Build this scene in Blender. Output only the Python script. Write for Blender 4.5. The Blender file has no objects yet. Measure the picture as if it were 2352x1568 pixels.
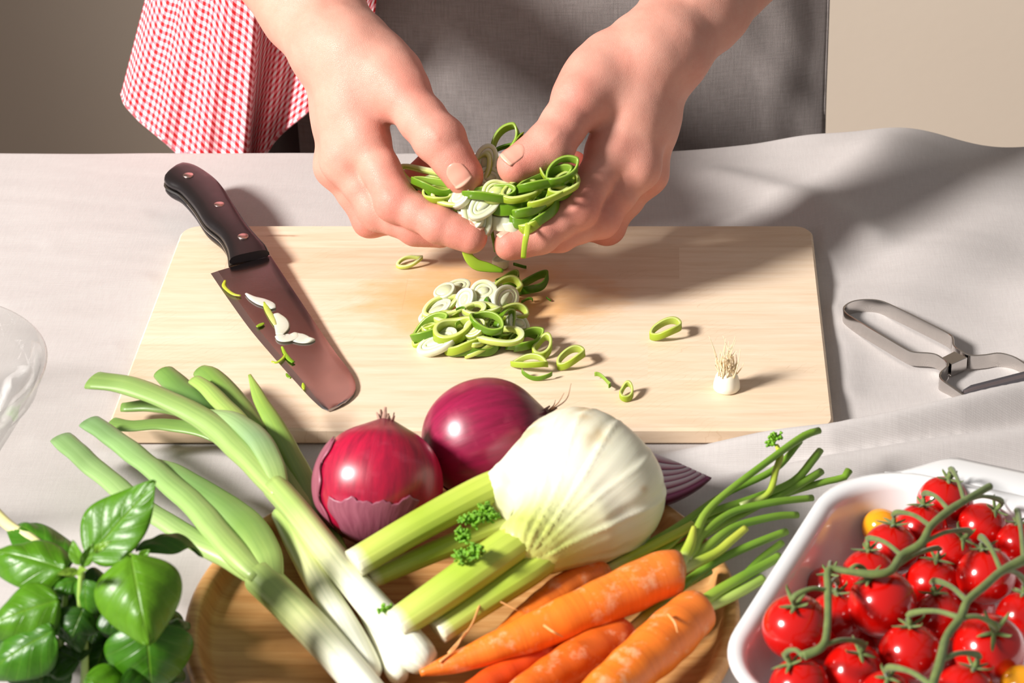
import bpy, bmesh, math, random
import numpy as np
from mathutils import Vector, Matrix
from mathutils.bvhtree import BVHTree

random.seed(7)
rng = np.random.default_rng(7)
scene = bpy.context.scene
COL = scene.collection

# ------------------------------------------------------------------ camera, world, light, exposure
FPX = 85.0 / 36.0 * 2352.0          # focal length in pixels of the 2352 wide frame
PITCH = math.radians(30.0)
CS, SN = math.cos(PITCH), math.sin(PITCH)
CAM_H = 0.806                       # camera height above the table top (z = 0)
PX0, PY0 = 1535.0, 784.0            # principal point (the lens is shifted sideways)

cam_d = bpy.data.cameras.new('camera')
cam = bpy.data.objects.new('camera', cam_d)
COL.objects.link(cam)
cam.location = (0, 0, CAM_H)
cam.rotation_euler = (math.pi / 2 - PITCH, 0, 0)
cam_d.lens = 85.0
cam_d.sensor_width = 36.0
cam_d.shift_x = -(PX0 - 1176.0) / 2352.0
cam_d.clip_start = 0.05
cam_d.clip_end = 50
cam_d.dof.use_dof = True
cam_d.dof.focus_distance = 1.64
cam_d.dof.aperture_fstop = 14.0
scene.camera = cam

world = bpy.data.worlds.new('world')
scene.world = world
world.use_nodes = True
bg = world.node_tree.nodes['Background']
bg.inputs['Color'].default_value = (1.0, 0.97, 0.95, 1)
bg.inputs["Strength"].default_value = 0.26

key_d = bpy.data.lights.new('studio_spot', 'SPOT')
key_d.energy = 1320.0
key_d.color = (1.0, 0.96, 0.92)
key_d.shadow_soft_size = 0.40
key_d.spot_size = math.radians(33)
key_d.spot_blend = 0.28
key = bpy.data.objects.new('studio_spot', key_d)
COL.objects.link(key)
LDIR = Vector((-0.735, -0.375, 0.565)).normalized()
key.location = Vector((-0.02, 1.36, 0.03)) + LDIR * 4.0
key.rotation_euler = (key.location - Vector((0.30, 1.70, -0.10))).to_track_quat('Z', 'Y').to_euler()

scene.view_settings.view_transform = 'Standard'
scene.view_settings.look = 'None'
scene.view_settings.exposure = 0.0
scene.view_settings.gamma = 1.0
scene.view_settings.use_curve_mapping = False


# ------------------------------------------------------------------ placing: photo point + real height or depth -> world point
def at(px, py, z=0.0):
    u, v = px - PX0, py - PY0
    t = (CAM_H - z) / (FPX * SN + v * CS)
    return Vector((u * t, (FPX * CS - v * SN) * t, z))


def atY(px, py, Y):
    u, v = px - PX0, py - PY0
    t = Y / (FPX * CS - v * SN)
    return Vector((u * t, Y, CAM_H - (FPX * SN + v * CS) * t))


def mpp(p):
    """metres per photo pixel at a world point"""
    return (p[1] * CS + (CAM_H - p[2]) * SN) / FPX


def sstep(a, b, x):
    t = np.clip((np.asarray(x, dtype=float) - a) / (b - a), 0, 1)
    return t * t * (3 - 2 * t)


def mixc(a, b, t):
    return tuple(a[i] + (b[i] - a[i]) * t for i in range(3))


def srgb(r, g, b):
    f = lambda c: (c / 255 / 12.92) if c / 255 <= 0.04045 else ((c / 255 + 0.055) / 1.055) ** 2.4
    return (f(r), f(g), f(b))


# smooth value noise on points (numpy), used for wrinkles and lumps
def vnoise(p, scale, seed=0):
    p = np.asarray(p, dtype=float) * scale + seed * 17.31
    i = np.floor(p).astype(np.int64)
    f = p - i
    f = f * f * (3 - 2 * f)

    def h(ix, iy, iz):
        n = (ix * 374761393 + iy * 668265263 + iz * 2147483647 + seed * 974711) & 0xffffffff
        n = ((n ^ (n >> 13)) * 1274126177) & 0xffffffff
        n = n ^ (n >> 16)
        return (n & 0xffff) / 65535.0
    r = 0
    for dx in (0, 1):
        for dy in (0, 1):
            for dz in (0, 1):
                w = (f[:, 0] if dx else 1 - f[:, 0]) * (f[:, 1] if dy else 1 - f[:, 1]) * (f[:, 2] if dz else 1 - f[:, 2])
                r = r + w * h(i[:, 0] + dx, i[:, 1] + dy, i[:, 2] + dz)
    return r * 2 - 1


# ------------------------------------------------------------------ objects
def tag(o, label=None, cat=None, group=None, kind=None):
    if label: o['label'] = label
    if cat: o['category'] = cat
    if group: o['group'] = group
    if kind: o['kind'] = kind
    return o


def thing(name, label, cat, loc, group=None):
    o = bpy.data.objects.new(name, None)
    o.empty_display_size = 0.02
    COL.objects.link(o)
    o.location = loc
    return tag(o, label, cat, group)


def parent_origin(o):
    p = Vector((0, 0, 0))
    while o is not None:
        p += o.location
        o = o.parent
    return p


def mk(name, verts, faces, mat, parent=None, origin=None, col=None, uv=None, smooth=True, flat_faces=False):
    """link ONE mesh object; verts are world points"""
    v = np.array([tuple(q) for q in verts], dtype=float) if not isinstance(verts, np.ndarray) else verts.astype(float)
    if parent is not None:
        o0 = parent_origin(parent)
        loc = Vector((0, 0, 0))
        v = v - np.array(o0)
    else:
        loc = Vector(origin) if origin is not None else Vector((0, 0, 0))
        v = v - np.array(loc)
    me = bpy.data.meshes.new(name)
    if isinstance(faces, np.ndarray) and faces.ndim == 2:
        nf, k = faces.shape
        me.vertices.add(len(v)); me.vertices.foreach_set('co', v.astype(np.float32).ravel())
        me.loops.add(nf * k); me.loops.foreach_set('vertex_index', faces.astype(np.int32).ravel())
        me.polygons.add(nf)
        me.polygons.foreach_set('loop_start', np.arange(0, nf * k, k, dtype=np.int32))
        me.update(calc_edges=True)
    else:
        me.from_pydata([tuple(q) for q in v], [], [tuple(f) for f in faces])
        me.update()
    me.validate()
    if smooth:
        me.polygons.foreach_set('use_smooth', [True] * len(me.polygons))
    if col is not None:
        a = me.color_attributes.new('Col', 'FLOAT_COLOR', 'POINT')
        c = np.ones((len(v), 4), dtype=np.float32)
        c[:, :3] = np.asarray(col, dtype=np.float32)[:, :3]
        a.data.foreach_set('color', c.ravel())
    if uv is not None:
        l = me.uv_layers.new(name='UVMap')
        vi = np.empty(len(me.loops), dtype=np.int32)
        me.loops.foreach_get('vertex_index', vi)
        l.data.foreach_set('uv', np.asarray(uv, dtype=np.float32)[vi].ravel())
    o = bpy.data.objects.new(name, me)
    COL.objects.link(o)
    if parent is not None:
        o.parent = parent
    o.location = loc
    if mat is not None:
        me.materials.append(mat)
    return o


def recalc(o):
    bm = bmesh.new(); bm.from_mesh(o.data)
    bmesh.ops.recalc_face_normals(bm, faces=bm.faces)
    bm.to_mesh(o.data); bm.free()
    return o


def add_mod(o, typ, **kw):
    m = o.modifiers.new(typ.lower(), typ)
    for k, v in kw.items():
        setattr(m, k, v)
    return m


def join_geo(parts):
    V, Fc, C, n = [], [], [], 0
    for p in parts:
        v, f = p[0], p[1]
        V += [tuple(q) for q in v]
        Fc += [tuple(i + n for i in g) for g in f]
        if len(p) > 2: C += [tuple(c) for c in p[2]]
        n += len(v)
    return (V, Fc, C) if C else (V, Fc)


# ------------------------------------------------------------------ shapes
def catmull(pts, n):
    """resample a polyline of k-dimensional points smoothly to n points, evenly spread"""
    P = np.array([list(p) for p in pts], dtype=float)
    if len(P) == 2:
        t = np.linspace(0, 1, n)[:, None]
        return P[0] * (1 - t) + P[1] * t
    Q = np.vstack([2 * P[0] - P[1], P, 2 * P[-1] - P[-2]])
    out = []
    per = 24
    for i in range(1, len(Q) - 2):
        for k in range(per):
            t = k / per
            a, b, c, d = Q[i - 1], Q[i], Q[i + 1], Q[i + 2]
            out.append(0.5 * ((2 * b) + (-a + c) * t + (2 * a - 5 * b + 4 * c - d) * t * t + (-a + 3 * b - 3 * c + d) * t ** 3))
    out.append(Q[-2])
    out = np.array(out)
    s = np.concatenate([[0], np.cumsum(np.linalg.norm(np.diff(out[:, :3], axis=0), axis=1))])
    tt = np.linspace(0, s[-1], n)
    return np.stack([np.interp(tt, s, out[:, j]) for j in range(out.shape[1])], axis=1)


def sweep(path, radii, n=24, seg=14, flat=1.0, up=(0, 0, 1), caps=True, twist=0.0, prof=None, smooth_path=True):
    """tube along a path. radii: list matching path. flat: height/width ratio (number or list). prof(angle, s)->radius factor.
    returns verts, faces, s (0..1 along), ang"""
    k = len(path)
    fl = flat if isinstance(flat, (list, tuple)) else [flat] * k
    raw = [list(path[i]) + [radii[i], fl[i]] for i in range(k)]
    R = catmull(raw, n) if smooth_path else np.array(raw, dtype=float)
    n = len(R)
    pts = R[:, :3]
    tan = np.gradient(pts, axis=0)
    tan /= np.linalg.norm(tan, axis=1)[:, None] + 1e-12
    upv = np.array(up, dtype=float)
    V, S, A = [], [], []
    side_prev = None
    for i in range(n):
        t = tan[i]
        side = np.cross(t, upv)
        if np.linalg.norm(side) < 0.15:
            side = side_prev if side_prev is not None else np.cross(t, np.array([1.0, 0.2, 0]))
        side = side / np.linalg.norm(side)
        side_prev = side
        u2 = np.cross(side, t)
        r, fz = max(R[i, 3], 1e-5), R[i, 4]
        s = i / (n - 1)
        for j in range(seg):
            a = 2 * math.pi * j / seg + twist * s
            f = prof(a, s) if prof else 1.0
            V.append(pts[i] + side * (math.cos(a) * r * f) + u2 * (math.sin(a) * r * fz * f))
            S.append(s); A.append(a)
    Fc = []
    for i in range(n - 1):
        for j in range(seg):
            a, b = i * seg + j, i * seg + (j + 1) % seg
            Fc.append((a, a + seg, b + seg, b))
    if caps:
        V.append(pts[0]); S.append(0); A.append(0)
        V.append(pts[-1]); S.append(1); A.append(0)
        c0, c1 = len(V) - 2, len(V) - 1
        for j in range(seg):
            Fc.append((c0, j, (j + 1) % seg))
            b = (n - 1) * seg
            Fc.append((c1, b + (j + 1) % seg, b + j))
    return np.array(V), Fc, np.array(S), np.array(A)


def frame_from_axis(axis):
    z = Vector(axis).normalized()
    x = z.orthogonal().normalized()
    y = z.cross(x)
    return x, y, z


def lathe(profile, seg=48, origin=(0, 0, 0), axis=(0, 0, 1), xref=None, wob=None, closed_ends=True):
    """profile [(r,h)...]; wob(angle, k, r, h)->(r,h)"""
    z = Vector(axis).normalized()
    if xref is None:
        x = z.orthogonal().normalized()
    else:
        x = (Vector(xref) - z * Vector(xref).dot(z)).normalized()
    y = z.cross(x)
    o = Vector(origin)
    V, S, A = [], [], []
    m = len(profile)
    for k, (r, h) in enumerate(profile):
        for j in range(seg):
            a = 2 * math.pi * j / seg
            rr, hh = wob(a, k / (m - 1), r, h) if wob else (r, h)
            V.append(o + (x * math.cos(a) + y * math.sin(a)) * rr + z * hh)
            S.append(k / (m - 1)); A.append(a)
    Fc = []
    for k in range(m - 1):
        for j in range(seg):
            a, b = k * seg + j, k * seg + (j + 1) % seg
            Fc.append((a, b, b + seg, a + seg))
    if closed_ends:
        Fc.append(tuple(range(seg - 1, -1, -1)))
        Fc.append(tuple((m - 1) * seg + j for j in range(seg)))
    return np.array([tuple(v) for v in V]), Fc, np.array(S), np.array(A)


def rounded_rect(w, d, r, n=8, cx=0.0, cy=0.0):
    pts = []
    for sx, sy, a0 in ((1, 1, 0), (-1, 1, 90), (-1, -1, 180), (1, -1, 270)):
        for k in range(n + 1):
            a = math.radians(a0 + 90 * k / n)
            pts.append((cx + sx * (w / 2 - r) + r * math.cos(a), cy + sy * (d / 2 - r) + r * math.sin(a)))
    return pts


def clip_poly(poly, axis, val, keep_less):
    out = []
    for i in range(len(poly)):
        a, b = poly[i], poly[(i + 1) % len(poly)]
        ina = (a[axis] <= val) == keep_less
        inb = (b[axis] <= val) == keep_less
        if ina: out.append(a)
        if ina != inb:
            t = (val - a[axis]) / (b[axis] - a[axis])
            out.append((a[0] + (b[0] - a[0]) * t, a[1] + (b[1] - a[1]) * t))
    return out


def prism(poly, z0, z1, bevel=0.0):
    """extrude a convex-ish outline; bevelled top and bottom rim"""
    n = len(poly)
    c = np.mean(np.array(poly), axis=0)

    def inset(d):
        P = np.array(poly); out = []
        for i in range(n):
            p, a, b = P[i], P[i - 1], P[(i + 1) % n]
            e1 = p - a; e2 = b - p
            e1 = e1 / (np.linalg.norm(e1) + 1e-12); e2 = e2 / (np.linalg.norm(e2) + 1e-12)
            nrm = np.array([-(e1[1] + e2[1]), e1[0] + e2[0]])
            ln = np.linalg.norm(nrm)
            nrm = nrm / (ln + 1e-12)
            q = p + nrm * d
            if np.dot(q - p, c - p) < 0: q = p - nrm * d
            out.append(q)
        return out
    V, Fc = [], []
    if bevel > 0:
        rings = [(inset(bevel), z0), (poly, z0 + bevel), (poly, z1 - bevel), (inset(bevel), z1)]
    else:
        rings = [(poly, z0), (poly, z1)]
    for pl, z in rings:
        for q in pl: V.append((q[0], q[1], z))
    m = len(rings)
    for k in range(m - 1):
        for i in range(n):
            a, b = k * n + i, k * n + (i + 1) % n
            Fc.append((a, b, b + n, a + n))
    Fc.append(tuple(range(n - 1, -1, -1)))
    Fc.append(tuple((m - 1) * n + i for i in range(n)))
    return V, Fc


def box(x0, x1, y0, y1, z0, z1):
    V = [(x0, y0, z0), (x1, y0, z0), (x1, y1, z0), (x0, y1, z0), (x0, y0, z1), (x1, y0, z1), (x1, y1, z1), (x0, y1, z1)]
    return V, [(0, 3, 2, 1), (4, 5, 6, 7), (0, 1, 5, 4), (1, 2, 6, 5), (2, 3, 7, 6), (3, 0, 4, 7)]


# ------------------------------------------------------------------ signed distance bodies (for hands and swelling vegetables)
class Field:
    def __init__(self, lo, hi, res):
        self.lo = np.array(lo, dtype=np.float32); self.res = res
        n = np.ceil((np.array(hi) - np.array(lo)) / res).astype(int) + 1
        self.n = n
        self.ax = [self.lo[i] + np.arange(n[i], dtype=np.float32) * res for i in range(3)]

    def new(self):
        return np.full(tuple(self.n), 0.05, dtype=np.float32)

    def _sl(self, lo, hi):
        s = []
        for i in range(3):
            a = max(0, int((lo[i] - self.lo[i]) / self.res) - 1)
            b = min(self.n[i], int((hi[i] - self.lo[i]) / self.res) + 2)
            s.append(slice(a, max(a, b)))
        return tuple(s)

    def cone(self, d, a, b, ra, rb, k=0.0, squash=None):
        """smooth-union a round cone into d; squash=(axis vector, factor) stretches distance along that axis"""
        a = np.array(a, dtype=np.float32); b = np.array(b, dtype=np.float32)
        m = max(ra, rb) * 1.05 + 2.2 * k + 0.004
        sl = self._sl(np.minimum(a, b) - m, np.maximum(a, b) + m)
        X, Y, Z = np.meshgrid(self.ax[0][sl[0]], self.ax[1][sl[1]], self.ax[2][sl[2]], indexing='ij')
        ab = b - a
        L = float(ab @ ab) + 1e-12
        px, py, pz = X - a[0], Y - a[1], Z - a[2]
        t = np.clip((px * ab[0] + py * ab[1] + pz * ab[2]) / L, 0, 1)
        qx, qy, qz = px - t * ab[0], py - t * ab[1], pz - t * ab[2]
        if squash is not None:
            ax, f = np.array(squash[0], dtype=np.float32), squash[1]
            ax = ax / np.linalg.norm(ax)
            c = (qx * ax[0] + qy * ax[1] + qz * ax[2]) * (f - 1)
            qx, qy, qz = qx + c * ax[0], qy + c * ax[1], qz + c * ax[2]
        e = np.sqrt(qx * qx + qy * qy + qz * qz) - (ra + t * (rb - ra))
        D = d[sl]
        if k > 0:
            h = np.clip(0.5 + 0.5 * (D - e) / k, 0, 1)
            d[sl] = D * (1 - h) + e * h - k * h * (1 - h)
        else:
            d[sl] = np.minimum(D, e)

    @staticmethod
    def smin(a, b, k):
        h = np.clip(0.5 + 0.5 * (a - b) / k, 0, 1)
        return a * (1 - h) + b * h - k * h * (1 - h)

    def mesh(self, d):
        """surface nets"""
        n = self.n
        s = d < 0
        cnt = np.zeros(tuple(n - 1), dtype=np.int8)
        for i in (0, 1):
            for j in (0, 1):
                for k in (0, 1):
                    cnt += s[i:n[0] - 1 + i, j:n[1] - 1 + j, k:n[2] - 1 + k]
        act = (cnt > 0) & (cnt < 8)
        idx = -np.ones(act.shape, dtype=np.int64)
        I, J, K = np.nonzero(act)
        idx[I, J, K] = np.arange(len(I))
        acc = np.zeros((len(I), 3)); w = np.zeros(len(I))
        corners = [(a, b, c) for a in (0, 1) for b in (0, 1) for c in (0, 1)]
        for p in range(8):
            for q in range(p + 1, 8):
                A, B = corners[p], corners[q]
                if sum(abs(A[x] - B[x]) for x in range(3)) != 1: continue
                va = d[I + A[0], J + A[1], K + A[2]]; vb = d[I + B[0], J + B[1], K + B[2]]
                m = (va < 0) != (vb < 0)
                t = np.where(m, va / np.where(m, va - vb, 1), 0)
                for x in range(3):
                    acc[:, x] += np.where(m, A[x] + t * (B[x] - A[x]), 0)
                w += m
        P = acc / w[:, None] + np.stack([I, J, K], axis=1)
        P = P * self.res + self.lo
        quads = []
        for axx in range(3):
            o1, o2 = [(1, 2), (2, 0), (0, 1)][axx]
            sa = [slice(None)] * 3; sb = [slice(None)] * 3
            sa[axx] = slice(0, -1); sb[axx] = slice(1, None)
            A, B = s[tuple(sa)], s[tuple(sb)]
            ii = np.argwhere(A != B)
            ii = ii[(ii[:, o1] > 0) & (ii[:, o2] > 0) & (ii[:, o1] < n[o1] - 1) & (ii[:, o2] < n[o2] - 1)]
            if len(ii) == 0: continue
            e1 = np.zeros(3, dtype=int); e1[o1] = 1
            e2 = np.zeros(3, dtype=int); e2[o2] = 1
            g = lambda q: idx[q[:, 0], q[:, 1], q[:, 2]]
            f = np.stack([g(ii), g(ii - e1), g(ii - e1 - e2), g(ii - e2)], axis=1)
            flip = A[ii[:, 0], ii[:, 1], ii[:, 2]]
            f[~flip] = f[~flip][:, ::-1]
            quads.append(f)
        Q = np.vstack(quads)
        Q = Q[(Q >= 0).all(axis=1)]
        return P, Q[:, ::-1]


def relax(P, Q, it=3, lam=0.5):
    e = np.vstack([Q[:, [0, 1]], Q[:, [1, 2]], Q[:, [2, 3]], Q[:, [3, 0]]])
    e = np.vstack([e, e[:, ::-1]])
    n = len(P)
    deg = np.bincount(e[:, 0], minlength=n).astype(float)
    deg[deg == 0] = 1
    P = P.copy()
    for i in range(it):
        for l in (lam, -lam * 0.9):
            A = np.stack([np.bincount(e[:, 0], weights=P[e[:, 1], x], minlength=n) for x in range(3)], axis=1) / deg[:, None]
            P = P + l * (A - P)
    return P


def vnormals(P, Q):
    fn = np.cross(P[Q[:, 2]] - P[Q[:, 0]], P[Q[:, 3]] - P[Q[:, 1]])
    N = np.zeros_like(P)
    for c in range(4):
        for x in range(3):
            N[:, x] += np.bincount(Q[:, c], weights=fn[:, x], minlength=len(P))
    return N / (np.linalg.norm(N, axis=1)[:, None] + 1e-12)


# ------------------------------------------------------------------ materials
class M:
    def __init__(self, name):
        self.m = bpy.data.materials.new(name)
        self.m.use_nodes = True
        self.t = self.m.node_tree
        self.b = self.t.nodes['Principled BSDF']
        self._tc = None

    def node(self, typ, ins=None, **props):
        n = self.t.nodes.new(typ)
        for k, v in props.items(): setattr(n, k, v)
        for k, v in (ins or {}).items():
            self.put(n.inputs[k], v)
        return n

    def put(self, sock, v):
        if isinstance(v, bpy.types.NodeSocket): self.t.links.new(v, sock)
        elif isinstance(v, (tuple, list)) and len(v) == 3 and sock.type == 'RGBA': sock.default_value = (*v, 1)
        else: sock.default_value = v

    def set(self, **kw):
        for k, v in kw.items(): self.put(self.b.inputs[k.replace('_', ' ')], v)
        return self

    def co(self, kind='Object'):
        if self._tc is None: self._tc = self.node('ShaderNodeTexCoord')
        return self._tc.outputs[kind]

    def geo(self):
        return self.node('ShaderNodeNewGeometry').outputs['Position']

    def mapping(self, vec, scale=(1, 1, 1), rot=(0, 0, 0), loc=(0, 0, 0)):
        return self.node('ShaderNodeMapping', {'Vector': vec, 'Scale': scale, 'Rotation': rot, 'Location': loc}).outputs[0]

    def noise(self, vec, scale=5, detail=3, rough=0.5, dist=0.0):
        n = self.node('ShaderNodeTexNoise', {'Vector': vec, 'Scale': scale, 'Detail': detail, 'Roughness': rough, 'Distortion': dist})
        return n.outputs[0]

    def ramp(self, fac, stops, interp='LINEAR'):
        n = self.node('ShaderNodeValToRGB', {'Fac': fac})
        cr = n.color_ramp
        cr.interpolation = interp
        while len(cr.elements) < len(stops): cr.elements.new(0.5)
        for e, (p, c) in zip(cr.elements, stops):
            e.position = p
            e.color = (*c, 1) if len(c) == 3 else c
        return n.outputs[0]

    def mix(self, fac, a, b, blend='MIX'):
        n = self.t.nodes.new('ShaderNodeMix')
        n.data_type = 'RGBA'; n.blend_type = blend
        self.put(n.inputs[0], fac); self.put(n.inputs[6], a); self.put(n.inputs[7], b)
        return n.outputs[2]

    def math(self, op, a, b=0.0, c=None):
        n = self.node('ShaderNodeMath', operation=op)
        self.put(n.inputs[0], a); self.put(n.inputs[1], b)
        if c is not None: self.put(n.inputs[2], c)
        return n.outputs[0]

    def attr(self, name='Col'):
        return self.node('ShaderNodeAttribute', attribute_name=name).outputs['Color']

    def bump(self, h, strength=0.3, dist=0.001, normal=None):
        ins = {'Height': h, 'Strength': strength, 'Distance': dist}
        if normal is not None: ins['Normal'] = normal
        return self.node('ShaderNodeBump', ins).outputs[0]


def weave_mat(name, c1, c2, period, rough=0.9, bump=0.25, blotch=0.12, sheen=0.1):
    """woven cloth: crossing threads as fine relief and two thread tones; UV in metres"""
    m = M(name)
    uv = m.co('UV')
    w1 = m.node('ShaderNodeTexWave', {'Vector': uv, 'Scale': 1 / period / 3.1416 * 0.5 * 2, 'Distortion': 0.8, 'Detail': 1.0, 'Detail Scale': 1.5}, wave_type='BANDS', bands_direction='X').outputs[1]
    w2 = m.node('ShaderNodeTexWave', {'Vector': uv, 'Scale': 1 / period / 3.1416 * 0.5 * 2, 'Distortion': 0.8, 'Detail': 1.0, 'Detail Scale': 1.5}, wave_type='BANDS', bands_direction='Y').outputs[1]
    th = m.math('MULTIPLY', w1, w2)
    n1 = m.noise(m.mapping(uv, scale=(1, 14, 1)), scale=60, detail=2)
    n2 = m.noise(m.mapping(uv, scale=(14, 1, 1)), scale=60, detail=2)
    slub = m.math('ADD', m.math('MULTIPLY', n1, 0.5), m.math('MULTIPLY', n2, 0.5))
    big = m.noise(uv, scale=14, detail=4)
    f = m.math('ADD', m.math('MULTIPLY', th, 0.55), m.math('MULTIPLY', slub, 0.6))
    c = m.mix(f, c1, c2)
    c = m.mix(m.math('MULTIPLY', big, blotch * 2), c, mixc(c1, (0, 0, 0), 0.35))
    m.set(Base_Color=c, Roughness=rough, Sheen_Weight=sheen, Normal=m.bump(m.math('ADD', th, m.math('MULTIPLY', slub, 0.8)), bump, 0.0006))
    return m.m

# ================================================================== SETTING
TABLE_BACK = 1.685
FLOOR_Z = -0.90

m_wall = M('wall_plaster')
_n = m_wall.noise(m_wall.co('Object'), scale=3, detail=4)
m_wall.set(Base_Color=m_wall.mix(_n, srgb(216, 200, 182), srgb(222, 208, 191)), Roughness=0.9,
           Normal=m_wall.bump(m_wall.noise(m_wall.co('Object'), scale=90, detail=3), 0.08, 0.002))
m_floor = M('floor_boards')
_n = m_floor.noise(m_floor.mapping(m_floor.co('Object'), scale=(1, 14, 1)), scale=4, detail=5)
m_floor.set(Base_Color=m_floor.mix(_n, srgb(128, 96, 70), srgb(160, 124, 92)), Roughness=0.55)

V, Fc = box(-2.6, 2.6, 2.75, 2.85, FLOOR_Z, 1.7)
tag(mk('wall_back', V, Fc, m_wall.m, smooth=False), kind='structure')
V, Fc = box(-2.6, 2.6, -0.4, 2.75, FLOOR_Z - 0.05, FLOOR_Z)
tag(mk('floor', V, Fc, m_floor.m, smooth=False), kind='structure')

# ---- table under the cloth
m_tabwood = M('table_wood')
_n = m_tabwood.noise(m_tabwood.mapping(m_tabwood.co('Object'), scale=(2, 30, 30)), scale=3, detail=4)
m_tabwood.set(Base_Color=m_tabwood.mix(_n, srgb(150, 110, 76), srgb(182, 142, 104)), Roughness=0.5)
table = thing('table', 'wooden table entirely covered by the grey linen cloth', 'table', (-0.1, 1.22, FLOOR_Z))
poly = rounded_rect(1.3, 0.90, 0.01, 4, -0.1, TABLE_BACK - 0.006 - 0.45)
V, Fc = prism(poly, -0.034, -0.004, 0.002)
mk('tabletop', V, Fc, m_tabwood.m, table, smooth=False)
for lx in (-0.70, 0.50):
    for ly in (0.83, 1.62):
        V, Fc = prism(rounded_rect(0.06, 0.06, 0.006, 3, lx, ly), FLOOR_Z, -0.034, 0.002)
        mk('leg', V, Fc, m_tabwood.m, table, smooth=False)

# ---- linen tablecloth with folds
m_cloth = weave_mat('grey_linen', srgb(176, 169, 166), srgb(216, 210, 207), 0.00085, bump=0.22, blotch=0.07)


def seg_dist(P, poly):
    """distance to a polyline in XY, and position along it (0..1)"""
    best = np.full(len(P), 1e9); pos = np.zeros(len(P)); side = np.zeros(len(P))
    poly = np.array(poly)
    L = np.concatenate([[0], np.cumsum(np.linalg.norm(np.diff(poly[:, :2], axis=0), axis=1))])
    for i in range(len(poly) - 1):
        a, b = poly[i, :2], poly[i + 1, :2]
        ab = b - a
        t = np.clip(((P - a) @ ab) / (ab @ ab), 0, 1)
        q = P - (a + t[:, None] * ab)
        d = np.linalg.norm(q, axis=1)
        m = d < best
        best[m] = d[m]; pos[m] = ((L[i] + t * (L[i + 1] - L[i])) / L[-1])[m]
        side[m] = np.sign(ab[0] * q[:, 1] - ab[1] * q[:, 0])[m]
    return best, pos, side


BOARD_T = 0.012
_b = [at(423, 517, BOARD_T), at(1864, 517, BOARD_T), at(1918, 985, BOARD_T), at(241, 985, BOARD_T)]
BX0 = (_b[0].x + _b[3].x) / 2; BX1 = (_b[1].x + _b[2].x) / 2
BY1 = (_b[0].y + _b[1].y) / 2; BY0 = (_b[2].y + _b[3].y) / 2


# where the baking dish stands (shared by the cloth and the dish)
RIM = 0.058
A_, B_ = at(1680, 1450, RIM), at(1878, 1140, RIM)
ey = (B_ - A_); ey.z = 0; ey.normalize()
ex = Vector((ey.y, -ey.x, 0))
Cb = at(2030, 1066, RIM)
DW, DD = 0.225, 0.228
dish_c = ex * (A_.dot(ex) + DW / 2) + ey * (Cb.dot(ey) - DD / 2)


def ridge_pts(lst):
    return np.array([tuple(atY(px, py, Y)) for px, py, Y in lst])


RIDGES = [  # crest points, half width front, half width back
    (ridge_pts([(1330, 1040, 1.240), (1460, 1014, 1.243), (1600, 1000, 1.246), (1760, 988, 1.250), (1905, 975, 1.252), (2050, 946, 1.262), (2200, 914, 1.275), (2352, 880, 1.292), (2520, 840, 1.31)]), 0.013, 0.011),
    (np.array([tuple(at(*q)) for q in [(1440, 1120, 0.010), (1600, 1092, 0.015), (1850, 1060, 0.018), (2100, 1020, 0.019), (2352, 985, 0.019), (2520, 960, 0.019)]]), 0.014, 0.015),
]


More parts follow.
